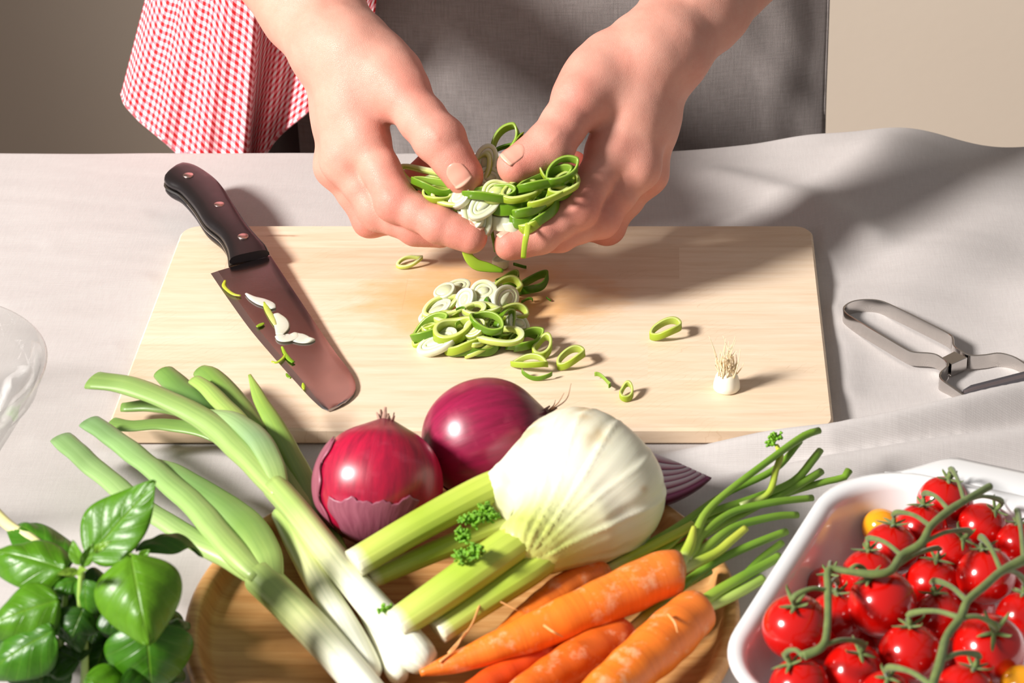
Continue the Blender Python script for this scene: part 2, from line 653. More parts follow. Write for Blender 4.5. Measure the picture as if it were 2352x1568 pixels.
def cloth_h(XY):
    x, y = XY[:, 0], XY[:, 1]
    P3 = np.stack([x, y, x * 0], axis=1)
    h = np.zeros(len(XY))
    for pts, wf, wb in RIDGES:
        d, pos, side = seg_dist(XY, pts)
        Ls = np.concatenate([[0], np.cumsum(np.linalg.norm(np.diff(pts[:, :2], axis=0), axis=1))]); Ls /= Ls[-1]
        A = np.interp(pos, Ls, pts[:, 2])
        A = A * sstep(-0.02, 0.42, pos)
        w = np.where(side < 0, wf, wb)
        h = np.maximum(h, A * np.exp(-(d / w) ** 2)) + 0.25 * np.minimum(h, A * np.exp(-(d / w) ** 2))
    # cloth bunched up along the back right
    q = at(1985, 352, 0.012)
    h += 0.0155 * np.exp(-((x - q.x) / 0.098) ** 2) * sstep(1.50, 1.665, y)
    # broad soft waves on the right
    right = sstep(0.06, 0.17, x) * (1 - 0.8 * sstep(0.30, 0.42, x))
    wp = 0.9 * vnoise(P3, 7, 21)
    h += right * (0.0058 * (1 + np.sin((x * 0.82 - y * 0.57) * 62 + 1.2 + wp)) * (0.65 + 0.35 * vnoise(P3, 9, 22)) + 0.0022 * (1 + np.sin((x * 0.5 + y * 0.86) * 55 + 0.4 + 1.5 * wp))) * 0.75 * sstep(1.27, 1.33, y)
    d, pos, side = seg_dist(XY, [tuple(at(1560, 392))[:2], tuple(at(1700, 440))[:2], tuple(at(1850, 486))[:2], tuple(at(2000, 560))[:2]])
    h += 0.0065 * np.exp(-(d / 0.016) ** 2) * sstep(0, 0.2, pos)
    # pressed hollow beside the peeler and a small pucker at its loop
    d, pos, side = seg_dist(XY, [tuple(at(1912, 720))[:2], tuple(at(1930, 775))[:2], tuple(at(1965, 800))[:2], tuple(at(1950, 900))[:2]])
    h += 0.002 * np.exp(-(d / 0.010) ** 2)
    # small creases everywhere
    h += 0.0006 * vnoise(P3, 18, 3) + 0.00045 * vnoise(np.stack([x * 0.6 + y, y * 2.2, x * 0], 1), 30, 5) + 0.0003
    for a, b, amp in (((20, 700), (330, 640), .0011), ((60, 840), (260, 800), .0012), ((120, 560), (330, 500), .0009), ((30, 930), (250, 905), .0011), ((260, 1040), (720, 1065), .0012), ((90, 1010), (330, 980), .0010)):
        d, pos, side = seg_dist(XY, [tuple(at(*a))[:2], tuple(at(*b))[:2]])
        h += amp * np.exp(-(d / 0.009) ** 2)
    # flat where the peeler, bowl, tray and dish lie
    q = at(2150, 800)
    h = h * (1 - 0.93 * np.exp(-(((x - q.x) / 0.066) ** 4 + ((y - q.y) / 0.055) ** 4)))
    lx = (x - dish_c.x) * ex.x + (y - dish_c.y) * ex.y; ly = (x - dish_c.x) * ey.x + (y - dish_c.y) * ey.y
    dd = np.hypot(np.maximum(np.abs(lx) - DW / 2 + 0.012, 0), np.maximum(np.abs(ly) - DD / 2 + 0.012, 0))
    h = h * (0.03 + 0.97 * sstep(0.0, 0.03, dd))
    # flat where the board lies
    dx = np.maximum(np.maximum(BX0 - x, x - BX1), 0); dy = np.maximum(np.maximum(BY0 - y, y - BY1), 0)
    m = sstep(0.0, 0.010, np.hypot(dx, dy))
    h = h * m
    return np.maximum(h, -0.0008)


def build_cloth():
    xs = np.arange(-0.70, 0.5001, 0.0026)
    ys = np.arange(0.76, TABLE_BACK + 0.0001, 0.0026)
    ys = np.append(ys[ys < TABLE_BACK - 0.001], TABLE_BACK)
    drop = [(0.002, -0.0008), (0.004, -0.003), (0.0052, -0.007), (0.006, -0.02), (0.006, -0.06), (0.007, -0.12), (0.006, -0.2), (0.008, -0.28)]
    ny, nx = len(ys) + len(drop), len(xs)
    X, Y = np.meshgrid(xs, ys)
    hh = cloth_h(np.stack([X.ravel(), Y.ravel()], axis=1)).reshape(X.shape)
    V = np.zeros((ny, nx, 3)); UV = np.zeros((ny, nx, 2))
    V[:len(ys), :, 0] = X; V[:len(ys), :, 1] = Y; V[:len(ys), :, 2] = hh
    UV[:len(ys), :, 0] = X; UV[:len(ys), :, 1] = Y
    top = hh[-1]
    for k, (dy, dz) in enumerate(drop):
        r = len(ys) + k
        wave = np.clip(-dz * 0.08, 0, 0.012) * (1 + np.sin(xs * 34 + 1.0))
        V[r, :, 0] = xs; V[r, :, 1] = TABLE_BACK + dy + wave; V[r, :, 2] = top * max(0, 1 + dz * 12) + dz
        UV[r, :, 0] = xs; UV[r, :, 1] = TABLE_BACK - dz
    i = np.arange(ny - 1)[:, None] * nx + np.arange(nx - 1)[None, :]
    i = i.ravel()
    Q = np.stack([i, i + 1, i + nx + 1, i + nx], axis=1)
    o = mk('tablecloth', V.reshape(-1, 3), Q, m_cloth, origin=(-0.1, 1.2, 0), uv=UV.reshape(-1, 2))
    return tag(o, 'grey linen tablecloth with soft folds under the cutting board', 'tablecloth')


build_cloth()


def cloth_z(x, y):
    return float(cloth_h(np.array([[x, y]]))[0])


# ================================================================== CUTTING BOARD of glued beech staves
m_beech = M('beech')
_o = m_beech.co('Object')
_rnd = m_beech.node('ShaderNodeObjectInfo').outputs['Random']
_off = m_beech.node('ShaderNodeCombineXYZ', {'X': m_beech.math('MULTIPLY', _rnd, 3.0), 'Y': m_beech.math('MULTIPLY', _rnd, 1.7), 'Z': 0.0}).outputs[0]
_p = m_beech.node('ShaderNodeVectorMath', {0: _o, 1: _off}, operation='ADD').outputs[0]
_g = m_beech.noise(m_beech.mapping(_p, scale=(2.2, 26, 10)), scale=7, detail=5, rough=0.6, dist=0.4)
_f = m_beech.noise(m_beech.mapping(_p, scale=(9, 160, 60)), scale=9, detail=2)
_c = m_beech.ramp(_g, [(0.25, srgb(226, 200, 170)), (0.5, srgb(238, 216, 190)), (0.75, srgb(244, 226, 204))])
_c = m_beech.mix(m_beech.math('MULTIPLY', _f, 0.35), _c, srgb(220, 188, 150))
_tone = m_beech.ramp(_rnd, [(0.0, (0.90, 0.86, 0.82)), (0.5, (1, 1, 1)), (1.0, (0.96, 0.93, 0.88))])
_c = m_beech.mix(1.0, _c, _tone, 'MULTIPLY')
# juice-soaked stain round the chopped pile (a mark in the wood itself)
_s = at(1110, 690, BOARD_T) - Vector(((BX0 + BX1) / 2, (BY0 + BY1) / 2, 0))
_d = m_beech.node('ShaderNodeVectorMath', {0: m_beech.mapping(_o, loc=(-_s.x * 1.0, -_s.y * 1.55, 0), scale=(1.0, 1.55, 0))}, operation='LENGTH').outputs['Value']
_dn = m_beech.math('ADD', _d, m_beech.math('MULTIPLY', m_beech.math('SUBTRACT', m_beech.noise(m_beech.mapping(_o, scale=(1, 2.2, 1)), scale=30, detail=5, rough=0.65), 0.5), 0.09))
_st = m_beech.ramp(_dn, [(0.034, (1, 1, 1)), (0.070, (0.6, 0.6, 0.6)), (0.100, (0, 0, 0))])
_c = m_beech.mix(m_beech.math('MULTIPLY', _st, 0.9), _c, srgb(226, 170, 104))
# brown burn streak near the back edge
_s2 = at(645, 541, BOARD_T) - Vector(((BX0 + BX1) / 2, (BY0 + BY1) / 2, 0))
_d2 = m_beech.node('ShaderNodeVectorMath', {0: m_beech.mapping(_o, loc=(-_s2.x * 1.0, -_s2.y * 9.0, 0), scale=(1.0, 9.0, 0), rot=(0, 0, 0))}, operation='LENGTH').outputs['Value']
_d2 = m_beech.math('ADD', _d2, m_beech.math('MULTIPLY', m_beech.math('SUBTRACT', m_beech.noise(m_beech.mapping(_o, scale=(1, 6, 1)), scale=120, detail=3), 0.5), 0.03))
_c = m_beech.mix(m_beech.math('MULTIPLY', m_beech.ramp(_d2, [(0.006, (1, 1, 1)), (0.018, (0, 0, 0))]), 0.6), _c, srgb(150, 104, 70))
# knife scratches
_w = m_beech.node('ShaderNodeTexWave', {'Vector': m_beech.mapping(_o, rot=(0, 0, 0.9)), 'Scale': 70, 'Distortion': 9, 'Detail': 3, 'Detail Scale': 0.8}).outputs[1]
_sc = m_beech.math('MULTIPLY', m_beech.math('GREATER_THAN', _w, 0.985), m_beech.math('GREATER_THAN', m_beech.noise(_o, scale=22, detail=1), 0.56))
_c = m_beech.mix(m_beech.math('MULTIPLY', _sc, 0.25), _c, srgb(196, 160, 120))
m_beech.set(Base_Color=_c, Roughness=0.52, Normal=m_beech.bump(m_beech.math('SUBTRACT', _f, _sc), 0.12, 0.0006))

BC = Vector(((BX0 + BX1) / 2, (BY0 + BY1) / 2, 0.0))
board = thing('cutting_board', 'pale beech cutting board of glued staves with rounded corners under the knife', 'cutting board', BC)
outline = rounded_rect(BX1 - BX0, BY1 - BY0, 0.0135, 8, BC.x, BC.y)
BEV = 0.0016
outline_in = rounded_rect(BX1 - BX0 - 2 * BEV, BY1 - BY0 - 2 * BEV, 0.0135 - BEV, 8, BC.x, BC.y)
rows_px = [517, 568, 640, 714, 791, 872, 940, 985]
rows_y = [at(1100, p, BOARD_T).y for p in rows_px]
rows_y[0] = BY1 + 0.001; rows_y[-1] = BY0 - 0.001
joints = [[1375], [520, 1560], [930], [1240], [700, 1488], [1180], [560]]


def cell(ol, ylo, yhi, xlo, xhi):
    q = clip_poly(clip_poly(ol, 1, yhi, True), 1, ylo, False)
    q = clip_poly(clip_poly(q, 0, xlo, False), 0, xhi, True)
    return q


def loft(rings):
    n = len(rings[0][0]); V, Fc = [], []
    for pl, z in rings: V += [(q[0], q[1], z) for q in pl]
    for k in range(len(rings) - 1):
        for i in range(n):
            a, b = k * n + i, k * n + (i + 1) % n
            Fc.append((a, b, b + n, a + n))
    Fc.append(tuple(range(n - 1, -1, -1)))
    Fc.append(tuple((len(rings) - 1) * n + i for i in range(n)))
    return V, Fc


for r in range(len(rows_px) - 1):
    ym = (rows_px[r] + rows_px[r + 1]) / 2
    xs = [BX0 - 0.01] + [at(j, ym, BOARD_T).x for j in joints[r]] + [BX1 + 0.01]
    for k in range(len(xs) - 1):
        args = (rows_y[r + 1], rows_y[r], xs[k], xs[k + 1])
        q, qi = cell(outline, *args), cell(outline_in, *args)
        dz = random.uniform(-0.00005, 0.00005)
        if len(q) == len(qi):
            qm = [((a[0] * 0.3 + b[0] * 0.7), (a[1] * 0.3 + b[1] * 0.7)) for a, b in zip(q, qi)]
            V, Fc = loft([(qi, 0.0006), (q, 0.0006 + BEV), (q, BOARD_T - BEV), (qm, BOARD_T - BEV * 0.3), (qi, BOARD_T + dz)])
        else:
            V, Fc = prism(q, 0.0006, BOARD_T + dz, 0.0003)
        recalc(mk('stave', V, Fc, m_beech.m, board, smooth=False))

# ================================================================== PERSON (arms and hands, apron, shirt, trousers)
person = thing('person', 'person in a grey linen apron holding sliced spring onions in both cupped hands', 'person', (-0.09, 1.86, FLOOR_Z))

m_skin = M('skin')
_a = m_skin.attr()
_o = m_skin.co('Object')
_n = m_skin.noise(_o, scale=55, detail=4, rough=0.6)
_n2 = m_skin.noise(_o, scale=260, detail=3)
_c = m_skin.mix(m_skin.math('MULTIPLY', m_skin.ramp(_n, [(0.35, (0, 0, 0)), (0.7, (1, 1, 1))]), 0.30), _a, srgb(206, 122, 102))
_c = m_skin.mix(m_skin.math('MULTIPLY', _n2, 0.16), _c, srgb(240, 200, 178))
_vor = m_skin.node('ShaderNodeTexVoronoi', {'Vector': _o, 'Scale': 900.0}, feature='DISTANCE_TO_EDGE').outputs[0]
_h = m_skin.math('ADD', m_skin.math('MULTIPLY', m_skin.math('MINIMUM', _vor, 0.12), 3.0), m_skin.math('MULTIPLY', m_skin.noise(_o, scale=150, detail=3), 0.9))
m_skin.set(Base_Color=_c, Roughness=0.5, Subsurface_Weight=0.12, Subsurface_Radius=(1.0, 0.35, 0.2), Subsurface_Scale=0.006,
           Specular_IOR_Level=0.4, Normal=m_skin.bump(_h, 0.32, 0.0008))
m_nail = M('finger_nail')
m_nail.set(Base_Color=srgb(222, 156, 136), Roughness=0.28, Subsurface_Weight=0.1, Subsurface_Scale=0.003)
m_nail_tip = M('nail_edge')
m_nail_tip.set(Base_Color=srgb(230, 180, 156), Roughness=0.35)

# joints: photo point + depth Y.  Image-left hand = the person's right hand
HANDS = {
    'a': dict(
        sgn=1,
        forearm=[(500, -330, 1.700), (600, -150, 1.615), (712, 10, 1.545), (775, 108, 1.505)],
        fr=[0.041, 0.0345, 0.0285, 0.0260],
        wrist=(800, 135, 1.497),
        index=[(838, 318, 1.452), (908, 462, 1.415), (1008, 516, 1.398), (1082, 545, 1.392)],
        middle=[(792, 364, 1.452), (868, 482, 1.430), (955, 520, 1.416), (1012, 532, 1.414)],
        ring=[(775, 380, 1.476), (850, 505, 1.463), (950, 500, 1.462), (1010, 455, 1.470)],
        pinky=[(785, 366, 1.502), (850, 460, 1.500), (945, 420, 1.500), (985, 372, 1.505)],
        thumb=[(868, 140, 1.487), (930, 222, 1.455), (1010, 322, 1.425), (1064, 402, 1.412)],
    ),
    'b': dict(
        sgn=-1,
        forearm=[(1830, -300, 1.700), (1720, -130, 1.615), (1600, 10, 1.545), (1525, 112, 1.505)],
        fr=[0.041, 0.0345, 0.0285, 0.0262],
        wrist=(1497, 140, 1.497),
        index=[(1405, 345, 1.450), (1328, 478, 1.415), (1240, 538, 1.400), (1172, 562, 1.394)],
        middle=[(1462, 384, 1.450), (1375, 500, 1.428), (1285, 535, 1.416), (1228, 545, 1.414)],
        ring=[(1484, 398, 1.474), (1395, 520, 1.464), (1298, 515, 1.462), (1245, 470, 1.470)],
        pinky=[(1468, 380, 1.502), (1400, 470, 1.500), (1335, 420, 1.500), (1318, 376, 1.505)],
        thumb=[(1400, 140, 1.487), (1328, 236, 1.452), (1262, 338, 1.424), (1186, 381, 1.412)],
    ),
}
FR = dict(index=[0.0136, 0.0126, 0.0112, 0.0094], middle=[0.0136, 0.0126, 0.0112, 0.0094],
          ring=[0.0124, 0.0110, 0.0098, 0.0084], pinky=[0.0112, 0.0096, 0.0086, 0.0074],
          thumb=[0.0190, 0.0170, 0.0150, 0.0122])


def lerp(a, b, t): return a + (b - a) * t


def build_hand(h):
    W = {k: [atY(*q) for q in h[k]] for k in ('forearm', 'index', 'middle', 'ring', 'pinky', 'thumb')}
    wr = atY(*h['wrist'])
    allp = [p for k in W for p in W[k]]
    lo = np.min([list(p) for p in allp], axis=0) - 0.05
    hi = np.max([list(p) for p in allp], axis=0) + 0.05
    F = Field(lo, hi, 0.00115)
    palm = F.new()
    fa = W['forearm']
    # forearm: two bones side by side so that the section is a flat oval
    view = Vector((0, CS, -SN))
    for i in range(len(fa) - 1):
        a, b = fa[i], fa[i + 1]
        ax = (b - a).normalized()
        sd = ax.cross(view).normalized()
        for s in (-1, 1):
            F.cone(palm, a + sd * s * 0.006, b + sd * s * 0.0075, h['fr'][i], h['fr'][i + 1] * 0.92, 0.012)
    sd = (fa[-1] - fa[-2]).cross(view).normalized()
    mcp = [W[f][0] for f in ('index', 'middle', 'ring', 'pinky')]
    # metacarpals fan from the wrist
    wofs = (1.0, 0.35, -0.35, -1.0)
    acr = (mcp[0] - mcp[3])
    rs = (0.0158, 0.0158, 0.0145, 0.0130)
    for k in range(4):
        a = wr + acr.normalized() * (0.012 * wofs[k])
        F.cone(palm, a, lerp(a, mcp[k], 0.55), 0.0195, 0.0168, 0.016)
        F.cone(palm, lerp(a, mcp[k], 0.5), mcp[k], 0.0168, rs[k] * 0.93, 0.013)
        F.cone(palm, fa[-1], a, h['fr'][-1] * 0.9, 0.0205, 0.014)
    # knuckles
    for k in range(4):
        F.cone(palm, mcp[k] - view * 0.0016, mcp[k] - view * 0.0016, 0.0128, 0.0128, 0.012)
    # thumb mount and web
    th = W['thumb']
    F.cone(palm, lerp(fa[-1], th[0], 0.55), lerp(th[0], th[1], 0.35), 0.0205, 0.0195, 0.016)
    F.cone(palm, lerp(th[0], th[1], 0.2), lerp(th[0], th[1], 0.85), 0.0190, 0.0172, 0.012)
    F.cone(palm, lerp(wr, mcp[0], 0.30), lerp(th[0], th[1], 0.55), 0.0155, 0.0145, 0.016)
    F.cone(palm, lerp(wr, mcp[0], 0.52), lerp(th[0], th[1], 0.85), 0.0105, 0.0092, 0.014)
    # palm side (hollow, behind)
    back = view * 0.012
    F.cone(palm, lerp(wr, mcp[3], 0.35) + back, lerp(wr, mcp[3], 0.85) + back * 0.6, 0.0165, 0.0135, 0.012)
    fing = F.new()
    cr = []
    for f in ('index', 'middle', 'ring', 'pinky', 'thumb'):
        J, r = W[f], FR[f]
        one = F.new()
        for i in range(3):
            a, b = J[i], J[i + 1]
            mid = lerp(a, b, 0.5)
            F.cone(one, a, mid, r[i], (r[i] + r[i + 1]) / 2 * 0.985, 0.003)
            F.cone(one, mid, b, (r[i] + r[i + 1]) / 2 * 0.985, r[i + 1], 0.003)
        # joint swellings
        for i in (1, 2):
            if f == 'thumb' and i == 1: continue
            F.cone(one, J[i], J[i], r[i] * 1.02, r[i] * 1.02, 0.006)
        # soft pulp of the finger tip
        tipdir = (J[3] - J[2]).normalized()
        F.cone(one, lerp(J[2], J[3], 0.55), J[3], r[3] * 1.02, r[3] * 0.98, 0.004)
        if f == 'thumb':
            palm = F.smin(palm, one, 0.007)
        else:
            fing = F.smin(fing, one, 0.0016)
    d = F.smin(palm, fing, 0.0065)
    P, Q = F.mesh(d)
    # cut the arm open far out of the picture: nothing to do, the sleeve hides it
    P = relax(P, Q, 4, 0.5)
    N = vnormals(P, Q)
    Pn = P.copy()
    toward = -np.array(view)
    facing = np.clip(N @ toward, 0, 1)

    # skin folds over the joints (back of the fingers), and tendon lines on the hand
    def crease(a, b, w, depth):
        a, b = np.array(a), np.array(b)
        ab = b - a
        t = np.clip(((P - a) @ ab) / (ab @ ab), 0, 1)
        q = P - (a + t[:, None] * ab)
        dist = np.linalg.norm(q, axis=1)
        fade = np.clip(np.minimum(t, 1 - t) * 5, 0, 1)
        return -depth * np.exp(-(dist / w) ** 2) * fade
    disp = np.zeros(len(P))
    for f in ('index', 'middle', 'ring', 'pinky', 'thumb'):
        J, r = W[f], FR[f]
        for i in ((1, 2) if f != 'thumb' else (2,)):
            ax = (J[i + 1] - J[i - 1]).normalized()
            side = ax.cross(-view).normalized()
            outw = side.cross(ax).normalized()
            if outw.dot(-view) < 0: outw = -outw
            top = J[i] + outw * r[i] * 1.0
            big = 1.7 if f == 'thumb' else 1.25 if i == 1 else 0.7
            for off, dep in ((-0.0042, 0.5), (-0.0017, 1.0), (0.0012, 0.8), (0.0040, 0.55)):
                c = top + ax * (off * (1.15 if f == 'thumb' else 1.0))
                ww = r[i] * random.uniform(0.62, 0.85)
                bow = ax * (0.0012 if off < 0 else -0.0012)
                e0, e1 = c - side * ww - outw * (r[i] * 0.30) + bow, c + side * ww - outw * (r[i] * 0.30) + bow
                disp += crease(e0, c, 0.0011, 0.00075 * dep * big) + crease(c, e1, 0.0011, 0.00075 * dep * big) - 0.00075 * dep * big * np.exp(-(np.linalg.norm(P - np.array(c), axis=1) / 0.0016) ** 2)
    # tendons and veins: soft ridges from wrist to knuckles
    for k in range(3):
        a = np.array(lerp(wr, mcp[k], 0.15) - view * 0.02); b = np.array(mcp[k] - view * 0.013)
        disp += -crease(a, b, 0.0035, 0.0007)
    # small irregularities
    disp += 0.0004 * vnoise(P, 90, 4) + 0.0007 * vnoise(P, 38, 9)
    Pn = P + N * disp[:, None]
    Pn = relax(Pn, Q, 1, 0.35)

    # colour: paler on the back of the hand and arm, redder at the fingers and knuckles
    base = np.array(srgb(218, 156, 138)); red = np.array(srgb(204, 106, 92)); arm = np.array(srgb(208, 152, 130))
    w = np.zeros(len(P))
    for f in ('index', 'middle', 'ring', 'pinky', 'thumb'):
        J = W[f]
        for i, amt, rad in ((0, 0.35, 0.016), (1, 0.75, 0.018), (2, 0.75, 0.017), (3, 1.0, 0.018)):
            if f == 'thumb' and i == 0: continue
            dd = np.linalg.norm(P - np.array(J[i]), axis=1)
            w = np.maximum(w, amt * np.exp(-(dd / rad) ** 2 * 0.7))
    w = np.clip(w + 0.18 * vnoise(P, 60, 2), 0, 1)
    C = base * (1 - w[:, None]) + red * w[:, None]
    t = np.clip(np.linalg.norm(P - np.array(mcp[1]), axis=1) / 0.2 - 0.35, 0, 1)[:, None]
    C = C * (1 - t) + arm * t
    return Pn, Q, C, W, N


def nail(parent, kk, f, roll, size, shift=0.0):
    """nail plate laid on the skin at the back of the last joint; roll turns it round the finger axis, from the side facing the camera"""
    W, bvh = HW[kk][0], HW[kk][3]
    J, r = W[f], FR[f]
    ax = (J[3] - J[2]).normalized()
    view = Vector((0, CS, -SN))
    side = ax.cross(-view).normalized()
    outw = side.cross(ax).normalized()
    if outw.dot(-view) < 0: outw, side = -outw, -side
    R = Matrix.Rotation(roll, 3, ax)
    outw, side = R @ outw, R @ side
    L, Wd = size
    rr = r[3]
    nu, nv = 15, 13
    V, Fc = [], []
    top, bot = [], []
    for i in range(nu):
        s = i / (nu - 1)
        for j in range(nv):
            a = (j / (nv - 1) * 2 - 1)
            wid = Wd * (1 - 0.22 * (1 - s) ** 2.5)
            ang = a * wid / rr
            along = shift + (s - 0.55) * L + 0.20 * L * a * a * (1 - s) ** 2 - 0.10 * L * a * a * s ** 3
            d = (outw * math.cos(ang) + side * math.sin(ang)).normalized()
            c = J[3] + ax * min(along, rr * 0.55)
            hit = bvh.ray_cast(c + d * 0.03, -d)
            rad = (hit[0] - c).length if hit[0] is not None else rr
            if along > 0: rad = max(rad, rr * (1.0 - 0.06 * along / L))
            c = J[3] + ax * along
            lift = 0.00045 - 0.0003 * abs(a) ** 3
            if s < 0.12: lift -= 0.0006 * (1 - s / 0.12)
            top.append(c + d * (rad + lift)); bot.append(c + d * (rad - 0.0012))
    V = top + bot
    n0 = nu * nv
    mi = []
    for i in range(nu - 1):
        for j in range(nv - 1):
            a = i * nv + j
            Fc.append((a, a + 1, a + nv + 1, a + nv)); mi.append(1 if i >= nu - 3 else 0)
            Fc.append((n0 + a, n0 + a + nv, n0 + a + nv + 1, n0 + a + 1)); mi.append(0)
    bord = [j for j in range(nv)] + [i * nv + nv - 1 for i in range(1, nu)] + [(nu - 1) * nv + j for j in range(nv - 2, -1, -1)] + [i * nv for i in range(nu - 2, 0, -1)]
    for k in range(len(bord)):
        a, b = bord[k], bord[(k + 1) % len(bord)]
        Fc.append((a, n0 + a, n0 + b, b)); mi.append(0)
    o = mk('finger_nail', V, Fc, m_nail.m, parent)
    o.data.materials.append(m_nail_tip.m)
    if len(mi) == len(o.data.polygons): o.data.polygons.foreach_set('material_index', mi)
    return recalc(o)


HW = {}
allP, allQ, allC, n0 = [], [], [], 0
for kk in ('a', 'b'):
    P, Q, C, W, N = build_hand(HANDS[kk])
    HW[kk] = (W, P, N, BVHTree.FromPolygons([tuple(q) for q in P], [tuple(q) for q in Q.tolist()]))
    allP.append(P); allQ.append(Q + n0); allC.append(C); n0 += len(P)

# upper arms, shoulders and trunk at a coarser grain, joined into the same body
SH = {'a': Vector((-0.275, 1.86, 0.50)), 'b': Vector((0.115, 1.86, 0.50))}
Fb = Field((-0.42, 1.56, -0.86), (0.24, 2.06, 0.58), 0.0055)
d = Fb.new()
cx = -0.08
for (a, b, ra, rb, sx) in (((cx, 1.885, -0.05), (cx, 1.88, 0.20), 0.125, 0.120, 0.055), ((cx, 1.88, 0.20), (cx, 1.87, 0.44), 0.120, 0.115, 0.075)):
    for s in (-1, 1):
        Fb.cone(d, Vector(a) + Vector((sx * s, 0, 0)), Vector(b) + Vector((sx * s, 0, 0)), ra - 0.03, rb - 0.03, 0.03)
for kk in ('a', 'b'):
    e = HW[kk][0]['forearm'][0]
    Fb.cone(d, e, SH[kk], 0.043, 0.052, 0.03)
    Fb.cone(d, SH[kk], Vector((cx, 1.87, 0.47)), 0.055, 0.075, 0.04)
    s = -1 if kk == 'a' else 1
    Fb.cone(d, Vector((cx + s * 0.085, 1.90, -0.08)), Vector((cx + s * 0.09, 1.90, -0.45)), 0.075, 0.055, 0.04)
    Fb.cone(d, Vector((cx + s * 0.09, 1.90, -0.45)), Vector((cx + s * 0.09, 1.92, -0.80)), 0.055, 0.040, 0.03)
    Fb.cone(d, Vector((cx + s * 0.09, 1.92, -0.825)), Vector((cx + s * 0.10, 1.80, -0.835)), 0.032, 0.026, 0.02)
P, Q = Fb.mesh(d)
P = relax(P, Q, 3, 0.5)
allP.append(P); allQ.append(Q + n0); allC.append(np.tile(np.array(srgb(208, 152, 130)), (len(P), 1)))
body = mk('body', np.vstack(allP), np.vstack(allQ), m_skin.m, person, col=np.vstack(allC))

nail(body, 'a', 'thumb', math.radians(12), (0.0165, 0.0074), 0.0005)
nail(body, 'a', 'index', math.radians(-80), (0.0125, 0.0062), 0.001)
nail(body, 'b', 'thumb', math.radians(38), (0.0165, 0.0074), 0.0005)
nail(body, 'b', 'index', math.radians(74), (0.0125, 0.0062), 0.001)

# fine hair on the forearms
m_hair = M('arm_hair')
m_hair.set(Base_Color=srgb(96, 62, 42), Roughness=0.6)
HV, HF = [], []
for kk in ('a', 'b'):
    W, P, N, _bv = HW[kk]
    fa = W['forearm']
    e0, e1 = np.array(fa[1]), np.array(fa[3])
    ax = (e1 - e0) / np.linalg.norm(e1 - e0)
    t = (P - e0) @ ax / np.linalg.norm(e1 - e0)
    view = np.array((0, CS, -SN))
    cand = np.nonzero((t > -0.1) & (t < 0.92))[0]
    pick = rng.choice(cand, 620, replace=False)
    for i in pick:
        if rng.random() < max(0, t[i] - 0.45) * 1.9: continue
        p, n = P[i], N[i]
        tang = ax + rng.normal(0, 0.45, 3)
        tang -= n * (tang @ n); tang /= np.linalg.norm(tang)
        Lh = rng.uniform(0.006, 0.013)
        sd = np.cross(tang, n) * 0.00009
        q = [p, p + tang * Lh * 0.5 + n * Lh * 0.16, p + tang * Lh + n * Lh * rng.uniform(0.08, 0.3)]
        b = len(HV)
        for k in range(2):
            HV += [q[k] - sd, q[k] + sd, q[k] + n * 0.00008]
        HV.append(q[2])
        HF += [(b, b + 1, b + 4, b + 3), (b + 1, b + 2, b + 5, b + 4), (b + 2, b, b + 3, b + 5), (b + 3, b + 4, b + 6), (b + 4, b + 5, b + 6), (b + 5, b + 3, b + 6)]
hair = mk('arm_hair', np.array(HV), HF, m_hair.m, person)
tag(hair, kind='stuff')

# ---- clothes
m_shirt = weave_mat('dark_shirt', srgb(58, 42, 42), srgb(84, 66, 64), 0.0009, bump=0.2)
m_trous = weave_mat('dark_trousers', srgb(44, 28, 28), srgb(70, 50, 48), 0.0009, bump=0.2)
m_apron = weave_mat('apron_linen', srgb(84, 76, 74), srgb(212, 202, 198), 0.00110, bump=0.45, blotch=0.25)


def garment(name, cones, mat, lo, hi, res=0.006, k=0.03, cuts=()):
    Fg = Field(lo, hi, res)
    d = Fg.new()
    for a, b, ra, rb in cones: Fg.cone(d, a, b, ra, rb, k)
    P, Q = Fg.mesh(d)
    P = relax(P, Q, 3, 0.5)
    N = vnormals(P, Q)
    P = P + N * (0.004 * vnoise(P * np.array([1, 1, 0.45]), 26, 8))[:, None]
    for fn in cuts:
        keep = fn(P)
        Q = Q[keep[Q].all(axis=1)]
    used = np.unique(Q)
    mp = -np.ones(len(P), dtype=int); mp[used] = np.arange(len(used))
    P, Q = P[used], mp[Q]
    uv = np.stack([P[:, 0] + 0.4 * P[:, 1], P[:, 2]], axis=1)
    o = mk(name, P, Q, mat, person, uv=uv)
    add_mod(o, 'SOLIDIFY', thickness=0.0015, offset=1)
    return o


tr = []
for s, hx in ((-1, 0.150), (1, 0.078)):
    tr += [(Vector((cx + s * hx, 1.885, -0.02)), Vector((cx + s * hx, 1.90, -0.45)), 0.120, 0.088), (Vector((cx + s * hx, 1.90, -0.45)), Vector((cx + s * hx, 1.915, -0.82)), 0.088, 0.064)]
garment('trousers', tr, m_trous, (-0.44, 1.70, -0.90), (0.24, 2.10, 0.16), cuts=[lambda P: (P[:, 2] < 0.075) & (P[:, 2] > -0.855)])
sh = []
for s in (-1, 1):
    sh += [(Vector((cx + s * 0.07, 1.885, 0.04)), Vector((cx + s * 0.085, 1.875, 0.44)), 0.108, 0.104)]
for kk in ('a', 'b'):
    e = HW[kk][0]['forearm'][0]
    sh += [(lerp(e, SH[kk], 0.22), SH[kk], 0.052, 0.068), (SH[kk], Vector((cx, 1.87, 0.47)), 0.066, 0.085)]
garment('shirt', sh, m_shirt, (-0.46, 1.56, -0.10), (0.30, 2.10, 0.62), cuts=[lambda P: (P[:, 2] > 0.02)])


